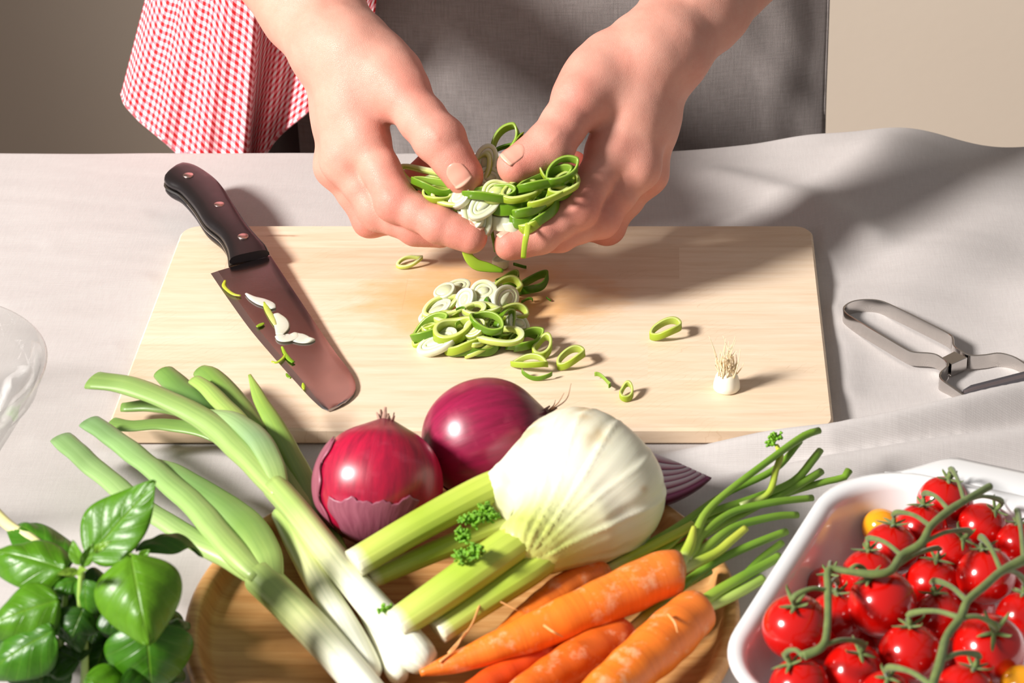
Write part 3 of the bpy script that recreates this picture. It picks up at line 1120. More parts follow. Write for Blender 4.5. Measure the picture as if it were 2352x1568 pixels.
def build_apron():
    # bib-less waist apron panel: gently curved round the front of the body, hem at the right side
    x0, x1 = atY(668, 200, 1.76).x, atY(1898, 180, 1.765).x
    nx, nz = 150, 150
    V, UV = [], []
    for k in range(nz + 1):
        z = 0.42 - 0.95 * k / nz
        for i in range(nx + 1):
            u = i / nx
            x = x0 + (x1 - x0) * u
            s = (x - cx) / 0.2
            y = 1.742 + 0.030 * abs(s) ** 2.4
            V.append([x, y, z]); UV.append((x, z))
    V = np.array(V)
    f = (0.0045 * np.sin(V[:, 0] * 38 + V[:, 2] * 9 + 0.6) + 0.006 * vnoise(V * np.array([1, 1, 0.6]), 14, 2)
         + 0.0035 * vnoise(V * np.array([1, 1, 0.8]) + V[:, [2, 0, 1]] * 0.5, 30, 6))
    V[:, 1] -= np.abs(f) * 0.5 - f * 0.8
    z = V[:, 2]
    V[:, 1] = np.maximum(V[:, 1], 1.712)
    i = (np.arange(nz)[:, None] * (nx + 1) + np.arange(nx)[None, :]).ravel()
    Q = np.stack([i, i + nx + 1, i + nx + 2, i + 1], axis=1)
    o = mk('apron', V, Q, m_apron, person, uv=np.array(UV))
    add_mod(o, 'SOLIDIFY', thickness=0.0016, offset=0)
    # rolled hem down the right side
    hem = V.reshape(nz + 1, nx + 1, 3)[:, nx, :]
    hv, hf, s_, a_ = sweep([tuple(p) for p in hem[::6]], [0.0013] * len(hem[::6]), n=90, seg=8, up=(0, 1, 0))
    mk('hem', hv, hf, m_apron, o, uv=np.stack([hv[:, 0], hv[:, 2]], 1))
    return o


build_apron()

# ================================================================== CHECKED TOWEL hanging at the hip
m_ging = M('gingham')
_uv = m_ging.co('UV')
_sx = m_ging.node('ShaderNodeSeparateXYZ', {0: _uv})


def stripe(sock):
    fr = m_ging.math('FRACT', sock)
    tri = m_ging.math('ABSOLUTE', m_ging.math('SUBTRACT', fr, 0.5))
    return m_ging.ramp(tri, [(0.21, (0, 0, 0)), (0.29, (1, 1, 1))])


_u, _v = stripe(_sx.outputs[0]), stripe(_sx.outputs[1])
_sum = m_ging.math('MULTIPLY', m_ging.math('ADD', _u, _v), 0.5)
_c = m_ging.ramp(_sum, [(0.0, srgb(240, 234, 234)), (0.5, srgb(232, 138, 148)), (1.0, srgb(186, 4, 14))])
_wv = m_ging.noise(_uv, scale=9, detail=2)
m_ging.set(Base_Color=_c, Roughness=0.9, Sheen_Weight=0.15, Normal=m_ging.bump(_wv, 0.25, 0.0006))


def build_towel():
    cols = [  # s, top px, bottom px, depth
        (0.00, (372, -150), (279, 214), 1.800), (0.06, (392, -150), (287, 240), 1.785), (0.14, (425, -150), (322, 278), 1.765), (0.26, (470, -150), (385, 330), 1.740),
        (0.38, (520, -150), (452, 392), 1.722), (0.47, (565, -150), (505, 440), 1.711), (0.53, (596, -150), (548, 480), 1.707), (0.555, (606, -150), (556, 486), 1.713),
        (0.575, (604, -150), (562, 480), 1.730), (0.62, (620, -150), (572, 440), 1.737), (0.70, (668, -150), (598, 372), 1.735), (0.76, (700, -150), (630, 322), 1.732),
        (0.80, (722, -150), (652, 300), 1.728), (0.87, (770, -150), (705, 258), 1.722), (0.94, (845, -150), (800, 150), 1.716), (1.00, (880, -150), (862, 36), 1.716)]
    ns, nt = 170, 110
    S = [c[0] for c in cols]
    ss = np.linspace(0, 1, ns + 1)
    ip = lambda vals: np.interp(ss, S, vals)
    # smooth the control values a little
    def sm(a):
        k = np.array([1, 2, 3, 2, 1.0]); k /= k.sum()
        return np.convolve(np.pad(a, 2, mode='edge'), k, mode='valid')
    tx, ty = sm(ip([c[1][0] for c in cols])), ip([c[1][1] for c in cols])
    bx, by = sm(ip([c[2][0] for c in cols])), sm(ip([c[2][1] for c in cols]))
    Y = sm(ip([c[3] for c in cols]))
    G = np.zeros((nt + 1, ns + 1, 3))
    for j in range(ns + 1):
        for i in range(nt + 1):
            t = i / nt
            px, py = tx[j] + (bx[j] - tx[j]) * t, ty[j] + (by[j] - ty[j]) * t
            yy = Y[j] + 0.0035 * math.sin(ss[j] * 40 + t * 2.2) * (0.4 + t)
            G[i, j] = atY(px, py, max(yy, 1.699))
    U = np.zeros((nt + 1, ns + 1, 2))
    per = 0.0064
    du = np.linalg.norm(np.diff(G, axis=1), axis=2)
    cu = np.concatenate([[0], np.cumsum(du.mean(axis=0))]) * 0.88
    dv = np.linalg.norm(np.diff(G, axis=0), axis=2)
    cv = np.cumsum(dv[::-1], axis=0)[::-1]
    U[:, :, 0] = cu[None, :] / per
    U[:-1, :, 1] = cv / per
    i = (np.arange(nt)[:, None] * (ns + 1) + np.arange(ns)[None, :]).ravel()
    Q = np.stack([i, i + ns + 1, i + ns + 2, i + 1], axis=1)
    root = thing('kitchen_towel', 'red and white gingham kitchen towel hanging beside the grey apron', 'towel', tuple(G[-1, ns // 2]))
    o = mk('towel_cloth', G.reshape(-1, 3), Q, m_ging.m, root, uv=U.reshape(-1, 2))
    add_mod(o, 'SOLIDIFY', thickness=0.0014, offset=0)
    edge = [tuple(G[nt, j]) for j in range(0, ns + 1, 4)]
    hv, hf, s_, a_ = sweep(edge, [0.0013] * len(edge), n=170, seg=7, up=(0, 1, 0))
    hu = np.zeros((len(hv), 2)); hu[:, 0] = np.minimum(s_, 1) * cu[-1] / per; hu[:, 1] = 0.25
    mk('hem', hv, hf, m_ging.m, root, uv=hu)
    tag(o, label='red and white checked cloth')


build_towel()

# ================================================================== KNIFE
m_steel = M('brushed_steel')
_o = m_steel.co('Object')
_br = m_steel.noise(m_steel.mapping(_o, rot=(0, 0, 0.95), scale=(4, 260, 1)), scale=6, detail=3)
_sm = m_steel.noise(_o, scale=70, detail=4)
m_steel.set(Base_Color=srgb(168, 160, 164), Metallic=1.0,
            Roughness=m_steel.math('ADD', m_steel.math('MULTIPLY', _sm, 0.14), 0.13), Normal=m_steel.bump(_br, 0.03, 0.0004))
m_edge = M('ground_edge')
m_edge.set(Base_Color=srgb(172, 168, 166), Metallic=1.0, Roughness=0.36)
m_chrome = M('polished_steel')
m_chrome.set(Base_Color=srgb(205, 200, 196), Metallic=1.0, Roughness=m_chrome.math('ADD', m_chrome.math('MULTIPLY', m_chrome.noise(m_chrome.co('Object'), scale=60, detail=4), 0.12), 0.05))
m_black = M('black_handle')
m_black.set(Base_Color=srgb(30, 25, 26), Roughness=m_black.math('ADD', m_black.math('MULTIPLY', m_black.noise(m_black.co('Object'), scale=120, detail=3), 0.2), 0.22))
m_rivet = M('rivet_metal')
m_rivet.set(Base_Color=srgb(214, 186, 178), Metallic=1.0, Roughness=0.32)

_k0, _k1 = np.array((405.0, 400.0)), np.array((790.0, 930.0))


def knife_s(px, py):
    v = _k1 - _k0
    return float((np.array((px, py)) - _k0) @ v / (v @ v))


def knife_z(px, py):
    return 0.0132 + (1 - knife_s(px, py)) * 0.0125


knife = thing('chef_knife', 'broad steel kitchen knife with a black riveted handle lying on the cutting board', 'knife', at(640, 700, BOARD_T))
stn = [((484, 628), (622, 590)), ((525, 688), (655, 640)), ((575, 757), (695, 700)), ((630, 822), (735, 760)), ((680, 878), (774, 816)), ((710, 911), (803, 853)),
       ((730, 930), (816, 880)), ((742, 940), (816, 900)), ((748, 943.5), (804, 916)), ((750, 944), (785, 930)), ((752, 943), (762, 940))]
E = catmull([tuple(at(*e, knife_z(*e))) for e, s in stn], 40)
S = catmull([tuple(at(*s, knife_z(*s))) for e, s in stn], 40)
V, Fc, mi = [], [], []
nj = 9
for layer in (1, -1):
    for i in range(40):
        for j in range(nj):
            t = (0, 0.06, 0.12, 0.3, 0.5, 0.7, 0.85, 0.96, 1.0)[j]
            p = E[i] * (1 - t) + S[i] * t
            th = np.interp(t, [0, 0.12, 1.0], [0.00008, 0.0005, 0.0011]) * (0.75 if j == nj - 1 else 1)
            V.append((p[0], p[1], p[2] + layer * th))
n0 = 40 * nj
for i in range(39):
    for j in range(nj - 1):
        a = i * nj + j
        Fc.append((a, a + 1, a + nj + 1, a + nj)); mi.append(1 if j < 2 else 0)
        Fc.append((n0 + a, n0 + a + nj, n0 + a + nj + 1, n0 + a + 1)); mi.append(1 if j < 2 else 0)
bord = list(range(nj)) + [i * nj + nj - 1 for i in range(1, 40)] + [39 * nj + j for j in range(nj - 2, -1, -1)] + [i * nj for i in range(38, 0, -1)]
for k in range(len(bord)):
    a, b = bord[k], bord[(k + 1) % len(bord)]
    Fc.append((a, n0 + a, n0 + b, b)); mi.append(0)
bl = mk('blade', V, Fc, m_steel.m, knife)
bl.data.materials.append(m_edge.m)
if len(bl.data.polygons) == len(mi): bl.data.polygons.foreach_set('material_index', mi)
recalc(bl)
add_mod(bl, 'EDGE_SPLIT', split_angle=math.radians(40))
tag(bl, label='wide grey steel blade with a ground edge')

hs = [((388, 409), (414, 390)), ((377, 424), (430, 388)), ((388, 438), (463, 400)), ((414, 452), (506, 434)), ((446, 488), (540, 484)), ((472, 527), (570, 530)), ((506, 556), (598, 562)), ((522, 584), (614, 578)), ((527, 612), (621, 592))]
HL = catmull([tuple(at(*a, knife_z(*a))) for a, b in hs], 36)
HR = catmull([tuple(at(*b, knife_z(*b))) for a, b in hs], 36)
nrm_k = Vector((0, 0, 1))


def handle_part(z0, z1, grow, mat, name, half=None):
    """slice of the handle between two heights (in fractions of the half thickness); the section is a rounded box"""
    V, Fc = [], []
    seg = 20
    for i in range(36):
        c = (HL[i] + HR[i]) / 2; w = (HR[i] - HL[i]) / 2
        wl = np.linalg.norm(w); wd = w / wl
        ht = 0.0088 * (0.86 + 0.14 * math.sin(math.pi * i / 35)) * (0.80 if i < 1 else 0.93 if i < 2 else 1)
        for j in range(seg):
            a = 2 * math.pi * j / seg
            e = 0.55
            x = math.copysign(abs(math.cos(a)) ** e, math.cos(a)); y = math.copysign(abs(math.sin(a)) ** e, math.sin(a))
            z = (z0 + z1) / 2 + (z1 - z0) / 2 * y
            # wider belly at the mid plane, rounded top edge
            q = c + wd * x * (wl * (1 - 0.16 * abs(z) ** 3) + grow) + np.array((0, 0, z * ht))
            V.append(q)
    for i in range(35):
        for j in range(seg):
            a, b = i * seg + j, i * seg + (j + 1) % seg
            Fc.append((a, a + seg, b + seg, b))
    Fc.append(tuple(range(seg - 1, -1, -1))); Fc.append(tuple(35 * seg + j for j in range(seg)))
    o = recalc(mk(name, V, Fc, mat, knife))
    add_mod(o, 'EDGE_SPLIT', split_angle=math.radians(60))
    return o


up_scale = handle_part(0.12, 1.0, 0.0, m_black.m, 'handle_scale')
lo_scale = handle_part(-1.0, -0.12, 0.0, m_black.m, 'handle_scale')
handle_part(-0.16, 0.16, 0.0007, m_chrome.m, 'tang')
for px, py in ((432, 401), (503, 468), (558, 541)):
    zc = knife_z(px, py + 22) + 0.0088
    p = at(px, py, zc)
    v, f, _, _ = lathe([(0.0001, 0.00025), (0.0034, 0.0002), (0.0038, 0.0000), (0.0039, -0.002), (0.0001, -0.002)], 24, (p.x, p.y, zc - 0.0001))
    mk('rivet', v, f, m_rivet.m, up_scale)

# ================================================================== PEELER
PE_Z = 0.0125
pe_px = [(2213, 906), (2190, 890), (2164, 871), (2160, 856), (2178, 836), (2162, 820), (2142, 811), (2101, 808), (2085, 803), (2030, 771), (1975, 738), (1945, 719), (1938, 708), (1945, 698), (1963, 690),
         (1993, 687), (2026, 691), (2067, 709), (2124, 737), (2180, 766), (2189, 778), (2191, 792), (2206, 804), (2228, 815), (2262, 814), (2296, 810), (2330, 819), (2354, 834), (2376, 850), (2388, 862)]
pe_path = catmull([tuple(at(px, py, PE_Z)) for px, py in pe_px], 150)
peeler = thing('vegetable_peeler', 'shiny steel loop-handled vegetable peeler on the cloth beside the cutting board', 'peeler', (pe_path[:, 0].mean(), pe_path[:, 1].mean(), 0.002))


def ribbon(path, z0, z1, th):
    P = np.array(path)[:, :2]
    t = np.gradient(P, axis=0); t /= np.linalg.norm(t, axis=1)[:, None]
    nn = np.stack([-t[:, 1], t[:, 0]], axis=1)
    V, Fc = [], []
    b = 0.00025
    prof = [(-th / 2, z0), (-th / 2, z1 - b), (-th / 2 + b, z1), (th / 2 - b, z1), (th / 2, z1 - b), (th / 2, z0)]
    m = len(prof)
    for i in range(len(P)):
        for o, z in prof:
            q = P[i] + nn[i] * o
            V.append((q[0], q[1], z))
    for i in range(len(P) - 1):
        for j in range(m):
            a, c = i * m + j, i * m + (j + 1) % m
            Fc.append((a, c, c + m, a + m))
    Fc.append(tuple(range(m))); Fc.append(tuple((len(P) - 1) * m + j for j in range(m - 1, -1, -1)))
    return V, Fc


V, Fc = ribbon(pe_path, 0.0024, PE_Z, 0.0013)
o = recalc(mk('handle_loop', V, Fc, m_chrome.m, peeler)); add_mod(o, 'EDGE_SPLIT', split_angle=math.radians(35))
cq = [at(2164, 818, PE_Z), at(2192, 804, PE_Z), at(2222, 818, PE_Z), at(2186, 834, PE_Z)]
V, Fc = prism([(q.x, q.y) for q in cq][::-1], 0.0026, PE_Z - 0.0008, 0.0003)
o = recalc(mk('clip', V, Fc, m_chrome.m, peeler, smooth=False))
b0, b1 = at(2211, 905, PE_Z - 0.003), at(2386, 860, PE_Z - 0.003)
bd = (b1 - b0).normalized(); bn = Vector((-bd.y, bd.x, 0))
prof = [(-0.0042, 0.0012), (-0.0022, 0.0), (0.0, -0.0006), (0.0022, 0.0), (0.0042, 0.0012), (0.0042, 0.0005), (0.0022, -0.0008), (0.0, -0.0013), (-0.0022, -0.0008), (-0.0042, 0.0005)]
V, Fc = [], []
tilt = Matrix.Rotation(math.radians(48), 3, bd)
for k in range(9):
    c = b0 + (b1 - b0) * (k / 8)
    w = 1.0 if 0 < k < 8 else 0.55
    for a, h in prof:
        V.append(c + tilt @ (bn * a * w + Vector((0, 0, h))))
m = len(prof)
for k in range(8):
    for j in range(m):
        a, c = k * m + j, k * m + (j + 1) % m
        Fc.append((a, c, c + m, a + m))
Fc.append(tuple(range(m))); Fc.append(tuple(8 * m + j for j in range(m - 1, -1, -1)))
recalc(mk('blade', V, Fc, m_steel.m, peeler))
for c in (b0, b1):
    v, f, _, _ = lathe([(0.0002, -0.0016), (0.0018, -0.0014), (0.0022, -0.0004), (0.0022, 0.0006), (0.0017, 0.0016), (0.0002, 0.0019)], 18, tuple(c + Vector((0, -0.0008, -0.0012))), axis=(bd.x * 0.2 - 0.2, -0.9, 0.25))
    mk('pivot', v, f, m_chrome.m, peeler)

# ================================================================== GLASS BOWL
m_glass = M('clear_glass')
nt = m_glass.t
out = nt.nodes['Material Output']
lw = m_glass.node('ShaderNodeLayerWeight', {'Blend': 0.35})
tr = m_glass.node('ShaderNodeBsdfTransparent', {'Color': m_glass.ramp(lw.outputs['Facing'], [(0.0, (0.97, 0.975, 0.97)), (0.6, (0.96, 0.965, 0.96)), (0.82, (0.66, 0.67, 0.66)), (1.0, (0.25, 0.26, 0.25))])})
gl = m_glass.node('ShaderNodeBsdfGlossy', {'Color': (1, 1, 1), 'Roughness': 0.03})
mx = m_glass.node('ShaderNodeMixShader', {0: m_glass.math('ADD', m_glass.math('MULTIPLY', m_glass.math('POWER', lw.outputs['Facing'], 2.5), 0.7), 0.045)})
nt.links.new(tr.outputs[0], mx.inputs[1]); nt.links.new(gl.outputs[0], mx.inputs[2]); nt.links.new(mx.outputs[0], out.inputs['Surface'])
gc = at(-262, 857, 0.078)
prof = [(0.0005, 0.004), (0.030, 0.0035), (0.040, 0.0015), (0.044, 0.0012), (0.0465, 0.003), (0.050, 0.009), (0.060, 0.024), (0.072, 0.042), (0.0825, 0.0585), (0.0855, 0.0605), (0.0865, 0.0635), (0.0905, 0.072), (0.0925, 0.0762), (0.0930, 0.0778), (0.0922, 0.0790),
        (0.0908, 0.0790), (0.0898, 0.0778), (0.0880, 0.0725), (0.0840, 0.0640), (0.0828, 0.0618), (0.0795, 0.0585), (0.069, 0.042), (0.057, 0.0245), (0.046, 0.0105), (0.040, 0.0075), (0.028, 0.0066), (0.0005, 0.0064)]
v, f, _, _ = lathe(prof, 96, (gc.x, gc.y, 0.0006))
bowl = recalc(mk('glass_bowl', v, f, m_glass.m, origin=(gc.x, gc.y, 0)))
tag(bowl, 'clear glass bowl on the cloth beside the cutting board', 'bowl')

# ================================================================== ROUND WOODEN TRAY
m_tray = M('tray_wood')
_o = m_tray.co('Object')
_g = m_tray.noise(m_tray.mapping(_o, rot=(0, 0, 0.06), scale=(1.6, 34, 6)), scale=6, detail=6, rough=0.62, dist=0.5)
_b2 = m_tray.noise(m_tray.mapping(_o, rot=(0, 0, 0.06), scale=(0.6, 12, 3)), scale=4, detail=2)
_c = m_tray.ramp(_g, [(0.25, srgb(150, 98, 50)), (0.48, srgb(192, 142, 86)), (0.75, srgb(214, 170, 114))])
_c = m_tray.mix(m_tray.math('MULTIPLY', _b2, 0.4), _c, srgb(168, 112, 60))
m_tray.set(Base_Color=_c, Roughness=0.42, Normal=m_tray.bump(_g, 0.12, 0.0008))
TRAY_Z, TRAY_FLOOR = 0.0215, 0.0095
tc = at(1064, 1392, TRAY_Z)
TR = 636 * mpp(tc)
prof = [(0.001, 0.0012), (TR - 0.020, 0.0012), (TR - 0.012, 0.0016), (TR - 0.004, 0.006), (TR - 0.0008, 0.012), (TR, 0.017), (TR - 0.0008, 0.0203), (TR - 0.003, TRAY_Z), (TR - 0.006, TRAY_Z), (TR - 0.0082, 0.0205),
        (TR - 0.0100, 0.0165), (TR - 0.0122, 0.0120), (TR - 0.0155, 0.0102), (TR - 0.021, TRAY_FLOOR), (0.001, TRAY_FLOOR)]
v, f, _, _ = lathe(prof, 128, (tc.x, tc.y, 0))
tray = recalc(mk('serving_tray', v, f, m_tray.m, origin=(tc.x, tc.y, 0)))
tag(tray, 'round wooden tray with a raised rim under the onions, fennel and carrots', 'tray')

# ================================================================== WHITE BAKING DISH
m_cer = M('white_ceramic')
m_cer.set(Base_Color=srgb(236, 236, 236), Roughness=0.16, Coat_Weight=0.4, Coat_Roughness=0.05,
          Normal=m_cer.bump(m_cer.noise(m_cer.co('Object'), scale=30, detail=2), 0.02, 0.001))


def dloc(x, y, z): return dish_c + ex * x + ey * y + Vector((0, 0, z))


dish = thing('baking_dish', 'white ceramic baking dish with rounded corners full of cherry tomatoes', 'dish', (dish_c.x, dish_c.y, 0))
rings = [(-0.034, 0.0012), (-0.026, 0.0006), (-0.0205, 0.0025), (-0.017, 0.010), (-0.011, 0.034), (-0.0065, 0.049), (-0.002, 0.0535), (0.0, 0.0560), (-0.0006, 0.0575), (-0.003, RIM), (-0.006, RIM - 0.0004), (-0.0092, RIM - 0.0022), (-0.0108, RIM - 0.006), (-0.0135, 0.040), (-0.0185, 0.018), (-0.0225, 0.0105), (-0.030, 0.0075), (-0.045, 0.0070)]
V, Fc = [], []
nn = None
for ins, z in rings:
    r = max(0.052 + ins, 0.010)
    pl = rounded_rect(DW + 2 * ins, DD + 2 * ins, r, 14)
    nn = len(pl)
    for x, y in pl: V.append(dloc(x, y, z))
for k in range(len(rings) - 1):
    for i in range(nn):
        a, b = k * nn + i, k * nn + (i + 1) % nn
        Fc.append((a, b, b + nn, a + nn))
Fc.append(tuple(range(nn - 1, -1, -1))); Fc.append(tuple((len(rings) - 1) * nn + i for i in range(nn)))
recalc(mk('bowl_body', V, Fc, m_cer.m, dish))
# grip tabs on the two long sides, swept out of the rim in a soft S curve
for sgn in (1, -1):
    V, Fc = [], []
    nu = 41
    for i in range(nu):
        u = i / (nu - 1) * 2 - 1
        x = u * 0.086
        rc_ = 0.052
        ex_ = max(0.0, abs(x) - (DW / 2 - rc_))
        yr = DD / 2 - rc_ + math.sqrt(max(rc_ * rc_ - ex_ * ex_, 0.0))
        out_ = -0.004 + 0.032 * float(sstep(0, 0.40, 1 - abs(u)))
        for (fo, dz) in ((-0.25, -0.0012), (0.35, 0.0003), (0.80, -0.0003), (0.97, -0.0022), (1.0, -0.0046), (0.92, -0.0070), (0.5, -0.0088), (-0.25, -0.0110)):
            y = yr - 0.0055 + (out_ + DD / 2 - yr + 0.0055) * fo if fo > 0 else yr - 0.0065
            V.append(dloc(x, y * sgn, RIM - 0.0006 + dz))
    m = 8
    for i in range(nu - 1):
        for j in range(m):
            a, b = i * m + j, i * m + (j + 1) % m
            Fc.append((a, b, b + m, a + m))
    Fc.append(tuple(range(m))); Fc.append(tuple((nu - 1) * m + j for j in range(m - 1, -1, -1)))
    recalc(mk('handle', V, Fc, m_cer.m, dish))

# ================================================================== VEGETABLES
def veg_mat(name, rough=0.45, streak=0.25, sx=30, sy=1.5, sss=0.08, blot=0.1, bump=0.1, coat=0.0, spec=0.5, dark=(0.2, 0.3, 0.05), trans=0.0):
    """skin colour from the Col attribute, streaked along the length (UV: x round, y along in metres)"""
    m = M(name)
    a = m.attr()
    uv = m.mapping(m.co('UV'), scale=(sx, sy, 1))
    n = m.noise(uv, scale=1.0, detail=4, rough=0.6)
    b = m.noise(m.co('Object'), scale=60, detail=3)
    c = m.mix(m.math('MULTIPLY', m.ramp(n, [(0.38, (0, 0, 0)), (0.72, (1, 1, 1))]), streak), a, dark)
    c = m.mix(m.math('MULTIPLY', b, blot), c, mixc(dark, (1, 1, 1), 0.6))
    m.set(Base_Color=c, Roughness=rough, Subsurface_Weight=sss, Subsurface_Scale=0.004, Subsurface_Radius=(0.6, 0.6, 0.3), Coat_Weight=coat, Coat_Roughness=0.12,
          Specular_IOR_Level=spec, Normal=m.bump(n, bump, 0.0007))
    return m.m


def grad(stops, s):
    S = [q[0] for q in stops]
    return np.stack([np.interp(s, S, [srgb(*q[1])[i] for q in stops]) for i in range(3)], axis=1)


def tube(parent, name, pts, mat, cols, n=40, seg=16, flat=1.0, prof=None, up=(0, 0, 1), lump=0.0, mod=None):
    """pts: (photo x, photo y, height z, radius in photo pixels)"""
    W = [at(p[0], p[1], p[2]) for p in pts]
    R = [p[3] * mpp(w) for p, w in zip(pts, W)]
    v, f, s, a = sweep([tuple(w) for w in W], R, n=n, seg=seg, flat=flat, prof=prof, up=up)
    L = sum((W[i + 1] - W[i]).length for i in range(len(W) - 1))
    if lump:
        v = v + (vnoise(v, 70, 3) * lump)[:, None] * np.array([0.3, 0.3, 1.0])
    C = grad(cols, s)
    if mod is not None: C = mod(C, s, a, v)
    uv = np.stack([a / (2 * math.pi), s * L * 10], axis=1)
    return recalc(mk(name, v, f, mat, parent, col=C, uv=uv))


m_leek = veg_mat('spring_onion_skin', rough=0.36, streak=0.42, sx=26, sy=0.8, dark=srgb(92, 132, 58), blot=0.06, bump=0.2)
WHT, PAL, LGR, GRN, DGR, GLC = (240, 238, 220), (220, 222, 158), (166, 190, 100), (116, 150, 64), (80, 118, 50), (136, 166, 116)


def spring_onion(label, shank, leaves):
    o = thing('spring_onion', label, 'spring onion', at(shank[0][0], shank[0][1], TRAY_FLOOR), 'spring onions lying across the tray')
    tube(o, 'shank', shank, m_leek, [(0, WHT), (0.35, WHT), (0.62, PAL), (0.85, LGR), (1.0, LGR)], n=44, seg=18, prof=lambda a, s: 1 + 0.02 * math.sin(a * 5))
    # root plate with short root stubs
    for pts, cols, fl in leaves:
        tube(o, 'leaf', pts, m_leek, cols, n=40, seg=18, flat=fl, prof=lambda a, s: 1 + 0.03 * math.sin(a * 3 + s * 4), lump=0.0006)
    return o


spring_onion('long spring onion with a white shank lying on top of the others across the tray',
             [(985, 1535, .026, 14), (972, 1518, .028, 38), (930, 1475, .030, 46), (860, 1395, .033, 38), (760, 1275, .037, 34), (690, 1185, .040, 32), (632, 1118, .043, 31)],
             [([(650, 1140, .043, 26), (600, 1085, .045, 30), (500, 985, .049, 33), (400, 925, .051, 31), (300, 886, .050, 33), (216, 872, .047, 36)], [(0, LGR), (0.4, (150, 178, 96)), (1, (136, 166, 84))], [0.9, 0.75, 0.6, 0.5, 0.42, 0.35]),
              ([(648, 1135, .045, 18), (628, 1070, .050, 26), (585, 1000, .053, 30), (530, 960, .052, 24), (478, 944, .050, 10)], [(0, LGR), (0.5, GLC), (1, (160, 188, 120))], 0.4),
              ([(600, 1090, .036, 16), (520, 1000, .034, 22), (430, 945, .031, 22), (350, 930, .027, 22), (280, 936, .024, 16)], [(0, LGR), (1, GRN)], 0.5)])
spring_onion('spring onion with a broad dark green leaf reaching onto the board beside the knife tip',
             [(862, 1560, .020, 12), (850, 1545, .021, 30), (815, 1480, .023, 34), (750, 1370, .026, 32), (690, 1260, .029, 30), (650, 1180, .031, 27)],
             [([(665, 1205, .031, 22), (700, 1170, .031, 30), (640, 1060, .035, 32), (560, 950, .037, 32), (490, 870, .036, 30), (462, 852, .035, 22)], [(0, LGR), (0.4, GRN), (1, (122, 158, 62))], 0.55),
              ([(640, 1090, .040, 12), (560, 980, .046, 22), (490, 905, .046, 22), (447, 872, .044, 16)], [(0, LGR), (1, (158, 188, 86))], 0.5),
              ([(560, 1040, .030, 20), (480, 950, .036, 31), (420, 895, .037, 31), (378, 856, .036, 27)], [(0, GRN), (0.5, DGR), (1, (112, 150, 62))], 0.55),
              ([(560, 1030, .027, 18), (470, 990, .028, 26), (380, 974, .028, 25), (300, 978, .027, 23), (254, 972, .026, 26)], [(0, GRN), (1, (128, 162, 78))], 0.28)])
spring_onion('front spring onion with three pale green leaves fanning over the tray rim beside the basil',
             [(900, 1650, .024, 34), (830, 1570, .025, 40), (740, 1468, .027, 42), (660, 1385, .030, 42), (598, 1325, .033, 42)],
             [([(625, 1345, .031, 32), (545, 1288, .033, 34), (450, 1240, .035, 30), (330, 1165, .036, 27), (230, 1085, .034, 28), (160, 1022, .031, 28), (140, 1004, .030, 26)], [(0, LGR), (0.4, (156, 186, 110)), (1, (134, 170, 106))], [.8, .7, .55, .5, .45, .4, .32]),
              ([(600, 1330, .036, 26), (535, 1262, .040, 34), (450, 1165, .043, 32), (350, 1075, .043, 30), (260, 1005, .040, 29), (206, 968, .037, 27)], [(0, LGR), (0.4, (146, 180, 98)), (1, (128, 166, 106))], [.8, .7, .55, .5, .42, .35]),
              ([(632, 1345, .037, 20), (610, 1265, .041, 34), (555, 1190, .043, 37), (470, 1130, .042, 35), (395, 1082, .040, 30), (352, 1062, .038, 20)], [(0, LGR), (0.35, GRN), (0.7, (112, 152, 78)), (1, (130, 166, 92))], 0.4)])
spring_onion('slim spring onion with one pointed leaf standing up beside the red onion',
             [(925, 1560, .019, 14), (912, 1540, .020, 28), (880, 1470, .021, 27), (830, 1370, .023, 25), (780, 1275, .026, 24)],
             [([(795, 1305, .025, 22), (755, 1230, .028, 26), (715, 1140, .032, 29), (655, 1020, .040, 25), (600, 920, .047, 17), (573, 862, .051, 4)], [(0, LGR), (0.35, GRN), (0.8, (140, 172, 66)), (1, (160, 186, 76))], 0.55),
              ([(790, 1290, .024, 16), (745, 1190, .027, 24), (700, 1110, .031, 22), (660, 1050, .034, 10)], [(0, LGR), (1, GRN)], 0.5)])

# ---- red onions
m_onion = M('red_onion_skin')
_a = m_onion.attr()
_uv = m_onion.co('UV')
_n = m_onion.noise(m_onion.mapping(_uv, scale=(42, 1.3, 1)), scale=1.0, detail=5, rough=0.65)
_n2 = m_onion.noise(m_onion.mapping(_uv, scale=(9, 3.0, 1)), scale=1.0, detail=3)
_c = m_onion.mix(m_onion.ramp(_n, [(0.40, (0, 0, 0)), (0.75, (0.8, 0.8, 0.8))]), _a, srgb(98, 12, 40))
_c = m_onion.mix(m_onion.math('MULTIPLY', m_onion.ramp(_n2, [(0.55, (0, 0, 0)), (0.8, (1, 1, 1))]), 0.35), _c, srgb(196, 84, 110))
m_onion.set(Base_Color=_c, Roughness=0.34, Coat_Weight=0.3, Coat_Roughness=0.22, Subsurface_Weight=0.05, Subsurface_Scale=0.004, Normal=m_onion.bump(_n, 0.10, 0.0006))
m_dry = M('dry_onion_skin')
_n = m_dry.noise(m_dry.mapping(m_dry.co('UV'), scale=(70, 2, 1)), scale=1.0, detail=4)
m_dry.set(Base_Color=m_dry.mix(_n, srgb(112, 40, 62), srgb(176, 104, 122)), Roughness=0.42, Normal=m_dry.bump(_n, 0.25, 0.0008))
m_papery = M('papery_neck')
_n = m_papery.noise(m_papery.co('Object'), scale=240, detail=4)
m_papery.set(Base_Color=m_papery.mix(_n, srgb(120, 66, 62), srgb(206, 172, 148)), Roughness=0.7)


